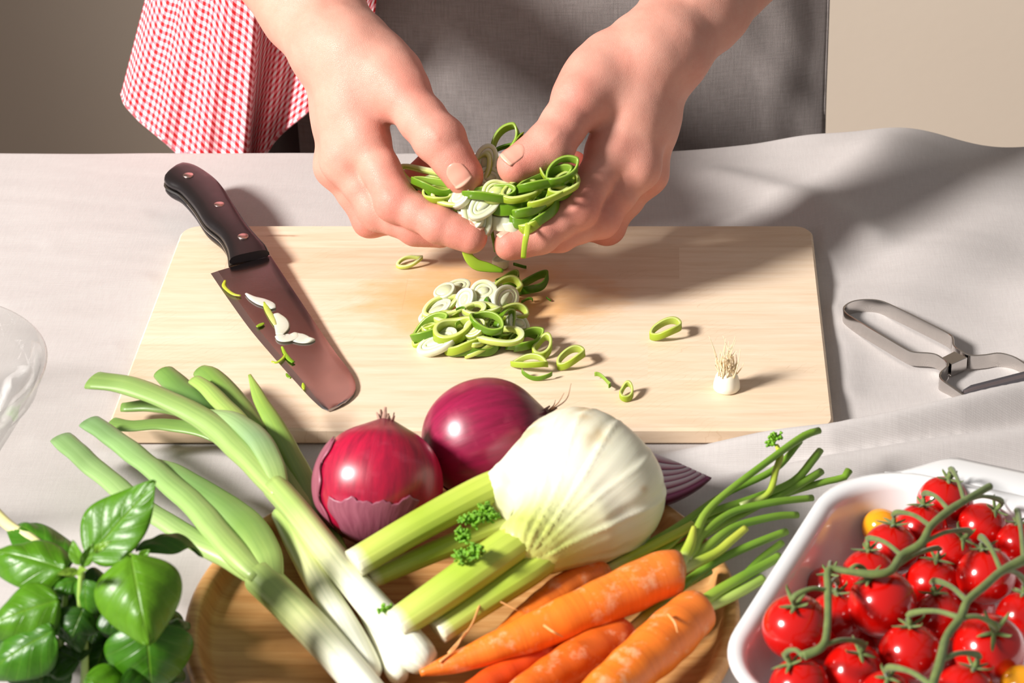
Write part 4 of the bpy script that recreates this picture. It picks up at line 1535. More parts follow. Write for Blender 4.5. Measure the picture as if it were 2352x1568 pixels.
def onion_prof(R, n=40, neck=0.12, el=1.0):
    out = []
    for k in range(n + 1):
        t = k / n
        th = math.pi * t
        r = math.sin(th) ** 0.92 * R
        h = -math.cos(th) * R * el * 0.94
        if t > 0.86: h += (t - 0.86) / 0.14 * R * neck * (t - 0.86) / 0.14
        out.append((max(r, 0.0009), h))
    return out


def red_onion(label, px, py, z, rpx, axis, xref, patches, el=1.0, tint=(186, 16, 58), deep=(110, 14, 48)):
    c = at(px, py, z)
    R = rpx * mpp(c)
    o = thing('red_onion', label, 'onion', (c.x, c.y, c.z - R), 'red onions behind the fennel')
    wob = lambda a, k, r, h: (r * (1 + 0.012 * math.sin(a * 2 + 1) + 0.006 * math.sin(a * 7)), h)
    v, f, s, a = lathe(onion_prof(R, el=el), 72, c, axis, xref, wob)
    C = grad([(0, deep), (0.25, tint), (0.75, tint), (1, deep)], s)
    C = C * (0.92 + 0.18 * vnoise(v, 40, 5))[:, None]
    mk('flesh_skin', v, f, m_onion.m, o, col=C, uv=np.stack([a / 6.2832, s * 3], 1))
    # stub of the dried neck
    ax = Vector(axis).normalized()
    x, y, zz = frame_from_axis(ax)
    top = c + ax * (R * el * 0.98)
    V, Fc = [], []
    for k in range(9):
        an = k / 9 * 6.283
        d = x * math.cos(an) + y * math.sin(an)
        b = top + d * (R * 0.10) - ax * R * 0.04
        ln = R * random.uniform(0.10, 0.26)
        sd = (x * -math.sin(an) + y * math.cos(an)) * R * 0.055
        e = b + ax * ln + d * (R * random.uniform(-0.02, 0.10))
        i = len(V)
        V += [b - sd, b + sd, e + sd * 0.35, e - sd * 0.35, b - sd - d * R * .03, b + sd - d * R * .03, e + sd * 0.3 - d * R * .012, e - sd * 0.3 - d * R * .012]
        Fc += [(i, i + 1, i + 2, i + 3), (i + 7, i + 6, i + 5, i + 4), (i, i + 3, i + 7, i + 4), (i + 1, i + 5, i + 6, i + 2), (i + 3, i + 2, i + 6, i + 7), (i, i + 4, i + 5, i + 1)]
    recalc(mk('neck', V, Fc, m_papery.m, o))
    # loose dry skin patches with torn borders, lying over the smooth skin
    prof = onion_prof(R * 1.012, 60, el=el)
    for (a0, a1, t0, t1, seed) in patches:
        x = (Vector(xref) - ax * Vector(xref).dot(ax)).normalized(); y = ax.cross(x)
        na, nt = 30, 30
        V, UVs = [], []
        rs = np.random.default_rng(seed)
        j0, j1 = rs.normal(0, 0.022, na + 1), rs.normal(0, 0.03, na + 1)
        j0 = np.convolve(np.pad(j0, 2, mode='edge'), [.1, .2, .4, .2, .1], 'valid'); j1 = np.convolve(np.pad(j1, 2, mode='edge'), [.1, .2, .4, .2, .1], 'valid')
        for layer in (0, 1):
            for i in range(na + 1):
                an = a0 + (a1 - a0) * i / na
                for k in range(nt + 1):
                    t = (t0 + j0[i]) + ((t1 + j1[i]) - (t0 + j0[i])) * k / nt
                    aw = an + 0.05 * math.sin(t * 37 + seed) * (1 if i in (0, na) else 0.3)
                    q = min(max(t, 0.01), 0.985) * 60
                    q0 = int(q); fr_ = q - q0
                    r = prof[q0][0] * (1 - fr_) + prof[min(q0 + 1, 60)][0] * fr_
                    h = prof[q0][1] * (1 - fr_) + prof[min(q0 + 1, 60)][1] * fr_
                    edge = min(i, na - i, k, nt - k) / 6
                    lift = (0.010 if layer == 0 else -0.004) * R + 0.012 * R * max(0, 1 - edge) * (layer == 0) * (0.4 + 0.6 * math.sin(i * .7) ** 2)
                    V.append(c + (x * math.cos(aw) + y * math.sin(aw)) * (r + lift) + ax * h)
                    UVs.append((an / 6.283, t * 3))
        n0 = (na + 1) * (nt + 1)
        Fc = []
        for i in range(na):
            for k in range(nt):
                q = i * (nt + 1) + k
                Fc.append((q, q + nt + 1, q + nt + 2, q + 1)); Fc.append((n0 + q, n0 + q + 1, n0 + q + nt + 2, n0 + q + nt + 1))
        bo = [k for k in range(nt + 1)] + [i * (nt + 1) + nt for i in range(1, na + 1)] + [na * (nt + 1) + k for k in range(nt - 1, -1, -1)] + [i * (nt + 1) for i in range(na - 1, 0, -1)]
        for k in range(len(bo)):
            q, w = bo[k], bo[(k + 1) % len(bo)]
            Fc.append((q, n0 + q, n0 + w, w))
        recalc(mk('outer_skin', V, Fc, m_dry.m, o, uv=np.array(UVs)))
    return o, c, R


# angles are measured from xref (which points at the camera side)
CAMSIDE = (0, -0.84, 0.54)
red_onion('shiny red onion with a peeling outer skin beside the cut fennel stalks', 870, 1113, 0.0475, 150, (0.10, 0.62, 0.78), CAMSIDE,
          [(-1.75, -0.95, 0.22, 0.72, 3), (-0.75, 0.75, 0.05, 0.40, 5)])
red_onion('darker red onion lying on its side behind the fennel bulb', 1113, 1006, 0.0485, 139, (0.93, 0.30, 0.22), CAMSIDE, [(1.6, 2.9, 0.10, 0.55, 9)], el=1.10, tint=(150, 18, 66), deep=(84, 16, 48))
# root hairs of the lying onion
m_roots = M('dry_roots')
m_roots.set(Base_Color=srgb(150, 104, 70), Roughness=0.8)
ro = bpy.data.objects['red_onion.001']
V, Fc = [], []
for a, b, c in (((1262, 944, .062), (1300, 918, .066), (1312, 880, .072)), ((1262, 942, .062), (1282, 925, .066), (1296, 902, .070)), ((1262, 940, .060), (1272, 930, .060), (1276, 918, .062)), ((1258, 946, .06), (1270, 942, .06), (1280, 938, .06))):
    v, f, _, _ = sweep([tuple(at(*a)), tuple(at(*b)), tuple(at(*c))], [0.0004, 0.0003, 0.00012], n=14, seg=5)
    f = [tuple(i + len(V) for i in g) for g in f]; V += [tuple(q) for q in v]; Fc += f
mk('roots', V, Fc, m_roots.m, ro)

# ---- onion wedge
m_wedge = M('onion_layer')
m_wedge.set(Base_Color=m_wedge.attr(), Roughness=0.3, Subsurface_Weight=0.1, Subsurface_Scale=0.003)
wo = at(1480, 1075, 0.020)
wedge = thing('onion_wedge', 'cut red onion wedge with purple layers peeking out behind the fennel', 'onion', (wo.x, wo.y, 0.002))
w0 = at(1484, 1034, 0.044)
wax = (at(1600, 1082, 0.030) - at(1380, 1000, 0.042)).normalized()          # root to tip
wup = Vector((0.05, -0.35, 0.95)); wup = (wup - wax * wup.dot(wax)).normalized()
wsd = wax.cross(wup)
RW = 140 * mpp(w0)
nl = 7
for L_ in range(nl):
    r0, r1 = (L_ + (0.06 if L_ else 0)) / nl, (L_ + 0.93) / nl
    V, C, Fc = [], [], []
    nu, nv = 26, 9
    for layer, rr in ((0, r1), (1, r0)):
        for i in range(nu + 1):
            t = i / nu
            ra = RW * rr * math.sin(math.pi * (0.015 + 0.97 * t)) ** 0.75
            al = (t - 0.5) * 2 * RW * (0.55 + 0.62 * rr)
            for j in range(nv + 1):
                an = math.radians(-100 + 88 * j / nv) + 0.03 * math.sin(L_ * 2.1)
                d = wup * math.sin(an) + wsd * math.cos(an)
                V.append(w0 + wax * al + d * ra)
                C.append(srgb(186, 112, 152) if layer == 0 else srgb(242, 228, 234))
    n0 = (nu + 1) * (nv + 1)
    for i in range(nu):
        for j in range(nv):
            q = i * (nv + 1) + j
            Fc.append((q, q + 1, q + nv + 2, q + nv + 1)); Fc.append((n0 + q, n0 + q + nv + 1, n0 + q + nv + 2, n0 + q + 1))
    bo = [j for j in range(nv + 1)] + [i * (nv + 1) + nv for i in range(1, nu + 1)] + [nu * (nv + 1) + j for j in range(nv - 1, -1, -1)] + [i * (nv + 1) for i in range(nu - 1, 0, -1)]
    for k in range(len(bo)):
        q, w = bo[k], bo[(k + 1) % len(bo)]
        Fc.append((q, n0 + q, n0 + w, w))
    if L_ == nl - 1: C = [srgb(96, 20, 58) if k < n0 else srgb(170, 90, 130) for k in range(len(V))]
    recalc(mk('onion_layer', V, Fc, m_wedge.m, wedge, col=C))

# ---- fennel
m_fen = M('fennel_bulb')
_a = m_fen.attr()
_o = m_fen.co('Object')
_n = m_fen.noise(_o, scale=40, detail=3)
_uvn = m_fen.noise(m_fen.mapping(m_fen.co('UV'), scale=(1, 0.08, 1)), scale=55, detail=3)
_c = m_fen.mix(m_fen.math('MULTIPLY', m_fen.ramp(_uvn, [(0.5, (0, 0, 0)), (0.75, (1, 1, 1))]), 0.25), _a, srgb(214, 216, 160))
m_fen.set(Base_Color=_c, Roughness=0.36, Subsurface_Weight=0.12, Subsurface_Scale=0.005, Subsurface_Radius=(1, 0.9, 0.6), Normal=m_fen.bump(_uvn, 0.10, 0.0008))
m_stalk = veg_mat('fennel_stalk', rough=0.36, streak=0.35, sx=34, sy=0.7, dark=srgb(140, 170, 40), blot=0.05, bump=0.3, sss=0.1)
fen = thing('fennel', 'white fennel bulb with four trimmed green stalks lying on the tray', 'fennel', at(1340, 1180, TRAY_FLOOR))


def fpt(px, py, z): return at(px, py, z)


FZ = 0.055
lo = np.array(at(1080, 1330, 0.0)) - 0.07; hi = np.array(at(1560, 930, 0.11)) + 0.04
Ff = Field(np.minimum(lo, hi), np.maximum(lo, hi), 0.0017)
d = Ff.new()
sc = mpp(at(1340, 1110, FZ))
vw = Vector((0, CS, -SN))
cen = at(1352, 1112, FZ)
for (px, py, r, dz, k) in ((1342, 1114, 164, 0, .0), (1388, 1162, 114, -.002, .02), (1318, 1058, 114, 0.002, .02), (1416, 1126, 78, 0, .02), (1290, 1130, 126, 0.001, .02)):
    p = at(px, py, FZ + dz)
    Ff.cone(d, p, p, r * sc, r * sc, k, squash=(vw, 1.18))
Ff.cone(d, at(1290, 1130, FZ), at(1150, 1120, .064), 112 * sc, 44 * sc, .018)
Ff.cone(d, at(1300, 1190, FZ - .002), at(1200, 1240, .058), 96 * sc, 56 * sc, .014)
Ff.cone(d, at(1350, 1220, .050), at(1262, 1272, .050), 72 * sc, 44 * sc, .012)
Ff.cone(d, at(1330, 985, FZ + .004), at(1352, 962, FZ + .006), 40 * sc, 22 * sc, .012)
P, Q = Ff.mesh(d)
P = relax(P, Q, 5, 0.5)
N = vnormals(P, Q)
# coordinates round the axis root -> stalks, for the sheath lines
root_p = np.array(at(1375, 965, FZ + .006)); neck_p = np.array(at(1150, 1230, .056))
axf = (neck_p - root_p) / np.linalg.norm(neck_p - root_p)
rel = P - root_p
al = rel @ axf / np.linalg.norm(neck_p - root_p)
xf = np.cross(axf, np.array([0, -CS, SN])); xf /= np.linalg.norm(xf)
yf = np.cross(axf, xf)
ang = np.arctan2((P - np.array(cen)) @ xf, -((P - np.array(cen)) @ yf))
grv = np.zeros(len(P))
for a0, bend, dep in ((-0.9, 0.5, .0011), (-0.35, 0.35, .0007), (0.25, -0.3, .0011), (0.72, -0.55, .0012), (1.05, -0.6, .0008), (1.5, -0.5, .0012), (-1.5, 0.5, .0010)):
    dd = ang - (a0 + bend * (al - 0.5))
    grv -= dep * np.exp(-(dd / 0.035) ** 2) * np.clip(al * 2, 0, 1)
    grv += dep * 0.7 * np.exp(-((dd - 0.10) / 0.07) ** 2) * np.clip(al * 2, 0, 1)
grv += 0.00025 * np.sin(ang * 34) * np.clip(al - 0.2, 0, 1)
P = P + N * (grv * 0.75)[:, None]
C = np.tile(np.array(srgb(240, 238, 214)), (len(P), 1))
g = np.clip((al - 0.70) / 0.28, 0, 1)[:, None]
C = C * (1 - g) + np.array(srgb(206, 214, 116)) * g
sh_ = np.clip(-N[:, 2] * 1.0, 0, 1)[:, None] * 0.0
br = np.zeros(len(P))
for (px, py, rad) in ((1205, 985, .010), (1375, 1000, .007), (1480, 1130, .0022), (1340, 948, .006), (1170, 1108, .0016)):
    q = np.array(at(px, py, FZ + 0.03)); rr_ = P - q
    rr_ = rr_ - np.outer(rr_ @ np.array(vw), np.array(vw))
    br = np.maximum(br, np.exp(-(np.linalg.norm(rr_, axis=1) / rad) ** 2))
br = (br * np.clip(0.55 + 0.8 * vnoise(P, 160, 4), 0, 1))[:, None] * 0.7
C = C * (1 - br) + np.array(srgb(206, 166, 104)) * br
mk('bulb', P, Q, m_fen.m, fen, col=C, uv=np.stack([ang, al], 1))


def rib(a, s): return 1 + 0.035 * abs(math.sin(a * 7)) - 0.02


SC_ = [(0, (222, 226, 150)), (0.18, (196, 210, 84)), (0.6, (168, 192, 58)), (0.93, (196, 208, 96)), (0.97, (236, 232, 196)), (1, (244, 238, 212))]
for pts, fl in (([(1200, 1092, .066, 40), (1110, 1128, .064, 43), (960, 1208, .057, 41), (812, 1295, .047, 39)], 0.8),
                ([(1180, 1195, .046, 24), (1110, 1222, .044, 29), (985, 1272, .040, 27), (850, 1330, .034, 25)], 0.85),
                ([(1250, 1200, .060, 46), (1150, 1268, .058, 50), (1020, 1360, .049, 48), (908, 1436, .040, 43)], 0.75),
                ([(1320, 1225, .050, 36), (1220, 1305, .048, 41), (1100, 1385, .040, 38), (1004, 1452, .033, 34)], 0.8)):
    tube(fen, 'stalk', pts, m_stalk, SC_, n=40, seg=42, flat=fl, prof=rib)
# feathery fronds between the stalks
m_frond = M('fennel_frond')
m_frond.set(Base_Color=m_frond.mix(m_frond.noise(m_frond.co('Object'), scale=200, detail=2), srgb(70, 128, 22), srgb(136, 190, 40)), Roughness=0.5)


def frond(parent, spots, name='frond', n_needles=46, size=1.0, mat=None):
    V, Fc = [], []
    for (px, py, z, rad) in spots:
        c = at(px, py, z)
        R = rad * mpp(c)
        for k in range(n_needles):
            d = Vector((random.gauss(0, 1), random.gauss(0, 1), abs(random.gauss(0, 0.8)) + 0.1)).normalized()
            st = c + d * R * random.uniform(0.1, 0.5)
            e = st + (d + Vector((random.gauss(0, .5), random.gauss(0, .5), random.gauss(0, .4)))).normalized() * R * random.uniform(0.3, 0.6)
            for q in range(3):
                e2 = e + Vector((random.gauss(0, 1), random.gauss(0, 1), random.gauss(0.3, .8))).normalized() * R * random.uniform(0.12, 0.30)
                mid = e if q else (st + e) / 2
                v, f, _, _ = sweep([tuple(st if q == 0 else e), tuple(mid if q == 0 else (e + e2) / 2 + Vector((0, 0, R * .02))), tuple(e if q == 0 else e2)], [0.00075 * size, 0.0007 * size, 0.00035 * size], n=4, seg=5)
                f = [tuple(i + len(V) for i in g) for g in f]
                V += [tuple(x) for x in v]; Fc += f
    return tag(mk(name, V, Fc, mat or m_frond.m, parent), kind='stuff')


frond(fen, [(1112, 1178, .068, 30), (1085, 1200, .066, 34), (1064, 1236, .062, 28), (1090, 1272, .068, 30), (1060, 1284, .064, 26), (1128, 1190, .066, 22)])
frond(fen, [(884, 1402, .044, 22)], n_needles=22)

# ---- carrots
m_car = M('carrot_skin')
_a = m_car.attr()
_o = m_car.co('Object')
_uv = m_car.co('UV')
_ring = m_car.noise(m_car.mapping(_uv, scale=(1.2, 34, 1)), scale=1.0, detail=4, rough=0.7)
_pl = m_car.noise(_o, scale=75, detail=5, rough=0.7)
_c = m_car.mix(m_car.math('MULTIPLY', m_car.ramp(_ring, [(0.45, (0, 0, 0)), (0.7, (1, 1, 1))]), 0.35), _a, srgb(196, 78, 12))
_c = m_car.mix(m_car.math('MULTIPLY', m_car.ramp(_pl, [(0.54, (0, 0, 0)), (0.68, (1, 1, 1))]), 0.55), _c, srgb(246, 200, 160))
m_car.set(Base_Color=_c, Roughness=0.38, Subsurface_Weight=0.15, Subsurface_Scale=0.004, Subsurface_Radius=(1, 0.4, 0.1), Normal=m_car.bump(_ring, 0.25, 0.0008))
m_stem = veg_mat('carrot_stem', rough=0.4, streak=0.25, sx=14, sy=1.0, dark=srgb(84, 128, 20), blot=0.05, bump=0.15)
CO, CR = [(0, (214, 112, 44)), (0.06, (238, 128, 48)), (0.5, (240, 126, 32)), (1, (228, 122, 40))], [(0, (206, 80, 26)), (0.5, (226, 78, 20)), (1, (216, 96, 36))]  # CR: reddened tone, paints the shade under the top carrot
SG = [(0, (206, 214, 150)), (0.12, (150, 178, 52)), (0.6, (112, 156, 30)), (1, (124, 164, 40))]
SY = [(0, (206, 214, 150)), (0.3, (170, 192, 52)), (1, (196, 200, 70))]


def carrot(label, pts, cols, stems, group='carrots in front of the fennel'):
    o = thing('carrot', label, 'carrot', (at(pts[2][0], pts[2][1], 0).x, at(pts[2][0], pts[2][1], 0).y, TRAY_FLOOR), group)
    ph = random.uniform(0, 6)
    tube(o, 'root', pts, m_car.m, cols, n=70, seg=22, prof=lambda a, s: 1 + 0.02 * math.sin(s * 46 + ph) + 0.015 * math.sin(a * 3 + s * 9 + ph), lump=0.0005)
    for q in stems:
        pp, cc = q[0], q[1]
        tube(o, 'stem', pp, m_stem, cc, n=26, seg=9, flat=0.85)
    return o


carrot('large carrot with pale scuffs lying on top of the others', [(1576, 1308, .046, 10), (1570, 1308, .046, 38), (1548, 1312, .046, 52), (1480, 1338, .045, 56), (1340, 1402, .041, 53), (1200, 1462, .035, 43), (1090, 1506, .030, 31), (1010, 1532, .027, 19), (965, 1546, .026, 7)], CO, [
    ([(1560, 1300, .045, 16), (1590, 1265, .045, 15), (1612, 1228, .044, 12), (1681, 1177, .042, 10), (1770, 1154, .040, 10), (1866, 1143, .034, 9)], SG),
    ([(1565, 1306, .043, 15), (1627, 1255, .042, 14), (1689, 1210, .040, 11), (1778, 1186, .036, 10), (1832, 1182, .032, 9)], SG),
    ([(1562, 1298, .046, 16), (1585, 1250, .048, 13), (1594, 1210, .050, 6)], SY),
    ([(1560, 1310, .044, 15), (1640, 1272, .044, 12), (1680, 1240, .046, 11), (1713, 1212, .048, 9)], SY),
    ([(1575, 1290, .045, 15), (1598, 1227, .046, 12), (1622, 1177, .047, 10), (1670, 1130, .049, 9), (1766, 1057, .052, 9), (1844, 1002, .052, 10), (1882, 988, .051, 9)], SG)])
carrot('carrot half hidden between the fennel and the large scuffed carrot', [(1398, 1308, .030, 8), (1390, 1312, .030, 26), (1365, 1320, .030, 38), (1290, 1362, .030, 42), (1210, 1420, .027, 34), (1140, 1478, .024, 22), (1090, 1520, .021, 8)], CO, [
    ([(1385, 1312, .030, 12), (1495, 1255, .034, 13), (1560, 1222, .037, 12), (1592, 1204, .038, 11)], SY),
    ([(1385, 1310, .028, 12), (1437, 1280, .030, 11), (1553, 1212, .034, 11), (1662, 1136, .040, 9), (1778, 1078, .043, 9), (1838, 1014, .046, 7)], SG),
    ([(1440, 1300, .028, 11), (1526, 1259, .030, 11), (1611, 1187, .034, 10), (1747, 1138, .036, 10), (1825, 1103, .036, 10), (1870, 1052, .040, 10), (1884, 1034, .041, 9)], SG),
    ([(1480, 1285, .026, 11), (1611, 1200, .030, 10), (1759, 1150, .032, 11), (1850, 1104, .034, 11), (1886, 1082, .034, 10)], SG),
    ([(1500, 1285, .024, 11), (1611, 1231, .026, 10), (1767, 1148, .028, 10), (1880, 1110, .030, 9), (1938, 1096, .030, 9), (1950, 1080, .032, 10)], SG),
    ([(1700, 1160, .036, 7), (1763, 1134, .040, 8), (1782, 1080, .046, 8), (1792, 1046, .050, 8), (1784, 1022, .052, 5)], SY)])
carrot('shaded carrot lying on the tray between the two front carrots', [(1452, 1450, .026, 10), (1445, 1454, .026, 34), (1415, 1466, .026, 47), (1330, 1514, .026, 50), (1220, 1580, .025, 42), (1130, 1640, .022, 26), (1070, 1690, .020, 8)], [(0, (196, 90, 30)), (0.5, (226, 106, 26)), (1, (216, 106, 36))], [  # darker gradient than the others: shade painted into the root colour
    ([(1440, 1452, .027, 15), (1526, 1380, .028, 14), (1596, 1322, .030, 12), (1662, 1280, .032, 11), (1740, 1246, .032, 11), (1806, 1220, .030, 10)], SG),
    ([(1440, 1456, .024, 13), (1500, 1395, .024, 12), (1560, 1350, .025, 12), (1630, 1310, .026, 11)], SG)])
carrot('front carrot nearest the baking dish with green stems running to its rim', [(1622, 1392, .036, 10), (1617, 1394, .036, 36), (1596, 1408, .036, 54), (1530, 1468, .036, 62), (1440, 1545, .035, 58), (1330, 1640, .032, 46), (1220, 1730, .026, 20)], CO, [
    ([(1600, 1392, .037, 16), (1645, 1360, .038, 15), (1700, 1328, .039, 14), (1772, 1288, .038, 12), (1790, 1276, .038, 11)], SG),
    ([(1608, 1398, .034, 16), (1650, 1382, .034, 15), (1700, 1358, .035, 14), (1752, 1328, .035, 13)], [(0, (206, 214, 150)), (0.3, (176, 198, 96)), (1, (150, 184, 70))]),
    ([(1610, 1392, .030, 11), (1690, 1340, .030, 10), (1747, 1284, .031, 10), (1796, 1246, .032, 9)], SG)])
carrot('shade-reddened carrot tucked underneath the large scuffed carrot', [(1305, 1484, .0215, 8), (1296, 1488, .0215, 24), (1250, 1504, .021, 34), (1160, 1548, .0205, 35), (1070, 1600, .020, 26), (1000, 1650, .018, 8)], CR, [])
frond(bpy.data.objects['carrot.001'], [(1782, 1010, .055, 20), (1770, 1022, .052, 15)], name='frond', n_needles=20, size=1.1)
# thin side roots on the carrots
for idx, paths in ((0, [[(1030, 1500, .034), (1080, 1440, .040), (1105, 1385, .044), (1130, 1374, .044), (1190, 1402, .040)], [(1250, 1436, .052), (1270, 1450, .054), (1293, 1462, .050)], [(1010, 1520, .032), (1045, 1490, .036), (1068, 1450, .040)]]), (3, [[(1535, 1410, .052), (1550, 1430, .056), (1556, 1452, .056)]])):
    V, Fc = [], []
    for pth in paths:
        v, f, _, _ = sweep([tuple(at(*q)) for q in pth], [0.0008] + [0.0006] * (len(pth) - 2) + [0.00025], n=22, seg=6)
        f = [tuple(i + len(V) for i in g) for g in f]; V += [tuple(q) for q in v]; Fc += f
    mk('side_root', V, Fc, m_roots.m if False else m_car.m, bpy.data.objects['carrot' if idx == 0 else 'carrot.%03d' % idx], col=np.tile(np.array(srgb(226, 166, 104)), (len(V), 1)))

# ================================================================== TOMATOES on the vine in the baking dish
m_tom = M('tomato_skin')
_n = m_tom.noise(m_tom.co('Object'), scale=30, detail=2)
m_tom.set(Base_Color=m_tom.mix(_n, srgb(178, 5, 4), srgb(204, 18, 8)), Roughness=0.2, Coat_Weight=0.6, Coat_Roughness=0.07, Subsurface_Weight=0.05, Subsurface_Scale=0.003, Subsurface_Radius=(1, 0.15, 0.05))
m_tomy = M('yellow_tomato_skin')
m_tomy.set(Base_Color=m_tomy.mix(m_tomy.noise(m_tomy.co('Object'), scale=30, detail=2), srgb(226, 140, 14), srgb(236, 170, 30)), Roughness=0.15, Coat_Weight=0.5, Coat_Roughness=0.04, Subsurface_Weight=0.1, Subsurface_Scale=0.004)
m_vine = M('vine_green')
_n = m_vine.noise(m_vine.co('Object'), scale=160, detail=4)
m_vine.set(Base_Color=m_vine.mix(_n, srgb(66, 86, 36), srgb(122, 138, 70)), Roughness=0.7, Sheen_Weight=0.2, Normal=m_vine.bump(_n, 0.3, 0.0006))

# photo centre, radius (px), depth order hint (height of the centre), calyx photo point or None, description
TOM = [
    (2166, 1152, 57, .052, (2180, 1100), 'cherry tomato at the top of the vine against the white back rim of the dish'),
    (2116, 1214, 57, .052, (2122, 1150), 'cherry tomato with a curled calyx just below the topmost one'),
    (2256, 1212, 56, .046, (2290, 1172), 'cherry tomato behind the vine with its calyx turned towards the back rim'),
    (2046, 1262, 60, .052, (2054, 1200), 'cherry tomato lying against the yellow tomato'),
    (2340, 1248, 50, .050, (2336, 1186), 'cherry tomato cut by the picture edge under the dish handle'),
    (2184, 1272, 56, .040, (2216, 1238), 'cherry tomato in shade between the two vines near the back'),
    (1996, 1322, 60, .050, (1994, 1258), 'cherry tomato at the bend of the vine near the dish wall'),
    (2142, 1342, 60, .042, (2152, 1284), 'cherry tomato in the middle of the dish below a hanging calyx'),
    (2264, 1322, 64, .054, (2254, 1252), 'bright cherry tomato under the arching stem of the second vine'),
    (2026, 1386, 74, .058, (1990, 1330), 'large cherry tomato facing the viewer in the middle of the heap'),
    (1828, 1440, 72, .056, (1824, 1392), 'cherry tomato leaning on the inner wall at the near corner of the dish'),
    (1920, 1422, 62, .042, (1922, 1332), 'cherry tomato behind the upright stalk of the first vine'),
    (2158, 1418, 58, .040, (2146, 1358), 'cherry tomato sunk in shade under the fork of the second vine'),
    (2348, 1418, 58, .048, (2352, 1350), 'cherry tomato at the picture edge halfway down the dish'),
    (2090, 1500, 68, .058, (2090, 1436), 'round cherry tomato with a star calyx near the front of the dish'),
    (1962, 1546, 68, .056, (1978, 1500), 'cherry tomato in the front row left of the star calyx one'),
    (1836, 1578, 66, .052, (1812, 1524), 'cherry tomato in the nearest corner of the dish'),
    (2272, 1492, 78, .052, (2284, 1456), 'big cherry tomato in half shade beside the second vine'),
    (2216, 1592, 66, .054, (2240, 1532), 'cherry tomato at the bottom edge of the picture beside the vine foot'),
    (2036, 1600, 58, .046, (2040, 1556), 'cherry tomato at the bottom edge between two brighter ones'),
    (1902, 1352, 50, .034, (1906, 1318), 'cherry tomato deep in the dish behind the upright stalk'),
    (2330, 1330, 52, .036, None, 'cherry tomato deep in the dish under the second vine'),
    (1870, 1490, 56, .030, None, 'cherry tomato at the bottom of the dish under the stalk of the first vine'),
    (2060, 1450, 56, .030, None, 'cherry tomato at the bottom of the dish behind the star calyx one'),
    (2180, 1520, 56, .030, None, 'cherry tomato at the bottom of the dish beside the foot of the second vine'),
    (2230, 1400, 54, .028, None, 'cherry tomato at the bottom of the dish under the fork of the second vine'),
    (2090, 1290, 54, .028, None, 'cherry tomato at the bottom of the dish under the first vine'),
    (1960, 1470, 54, .028, None, 'cherry tomato at the bottom of the dish in front of the large one'),
    (2310, 1560, 54, .030, None, 'cherry tomato at the bottom of the dish next to the lower yellow one'),
    (2026, 1212, 44, .036, None, 'yellow cherry tomato peeking out at the back of the red ones'),
    (2350, 1580, 52, .044, None, 'yellow cherry tomato at the lower corner of the picture'),
]
camp = Vector((0, 0, CAM_H))
T = []
for px, py, r, z, cal, lab in TOM:
    c = at(px, py, z)
    T.append([c, r * 1.07 * mpp(c), (c - camp).normalized()])
for it in range(160):          # settle: slide along the sight lines until nobody overlaps, keep off the dish floor
    mv = 0
    for i in range(len(T)):
        for j in range(i + 1, len(T)):
            d = (T[i][0] - T[j][0]).length
            ov = T[i][1] + T[j][1] - d
            if ov > 0.0012:
                mv += ov
                near, far = (i, j) if T[i][0].y - T[i][0].z * 0.6 < T[j][0].y - T[j][0].z * 0.6 else (j, i)
                T[near][0] = T[near][0] - T[near][2] * ov * 0.25
                T[far][0] = T[far][0] + T[far][2] * ov * 0.25
    for t in T:
        lo_ = 0.0085 + t[1]
        if t[0].z < lo_: t[0] = t[0] - t[2] * ((lo_ - t[0].z) / max(0.2, -t[2].z)) * 0.6
        rel = t[0] - dish_c
        if rel.dot(ey) - t[1] < -DD / 2 + 0.0115: t[0] = t[0] + t[2] * 0.0015
        if t[0].z > 0.064: t[0] = t[0] + t[2] * 0.002
    if mv < 0.0005: break


def calyx(parent, p, nrm, size, seed):
    rs = random.Random(seed)
    x, y, z = frame_from_axis(nrm)
    V, Fc = [], []
    for k in range(5):
        an = k * 1.2566 + rs.uniform(-0.25, 0.25)
        d = x * math.cos(an) + y * math.sin(an)
        ln = size * rs.uniform(0.75, 1.2)
        cu = rs.uniform(0.1, 0.9)
        pts = [p + z * 0.0006, p + d * ln * 0.4 + z * (0.0010 + 0.10 * ln * cu), p + d * ln * 0.8 + z * (0.0006 + 0.38 * ln * cu), p + d * ln * (1.05 - 0.25 * cu) + z * (0.70 * ln * cu)]
        v, f, _, _ = sweep([tuple(q) for q in pts], [0.0011, 0.0012, 0.0008, 0.0002], n=9, seg=6, flat=0.45, up=tuple(z))
        f = [tuple(i + len(V) for i in g) for g in f]; V += [tuple(q) for q in v]; Fc += f
    v, f, _, _ = lathe([(0.0002, 0.002), (0.0014, 0.0018), (0.002, 0.0006), (0.0012, -0.001)], 10, p, nrm)
    f = [tuple(i + len(V) for i in g) for g in f]; V += [tuple(q) for q in v]; Fc += f
    mk('calyx', V, Fc, m_vine.m, parent)


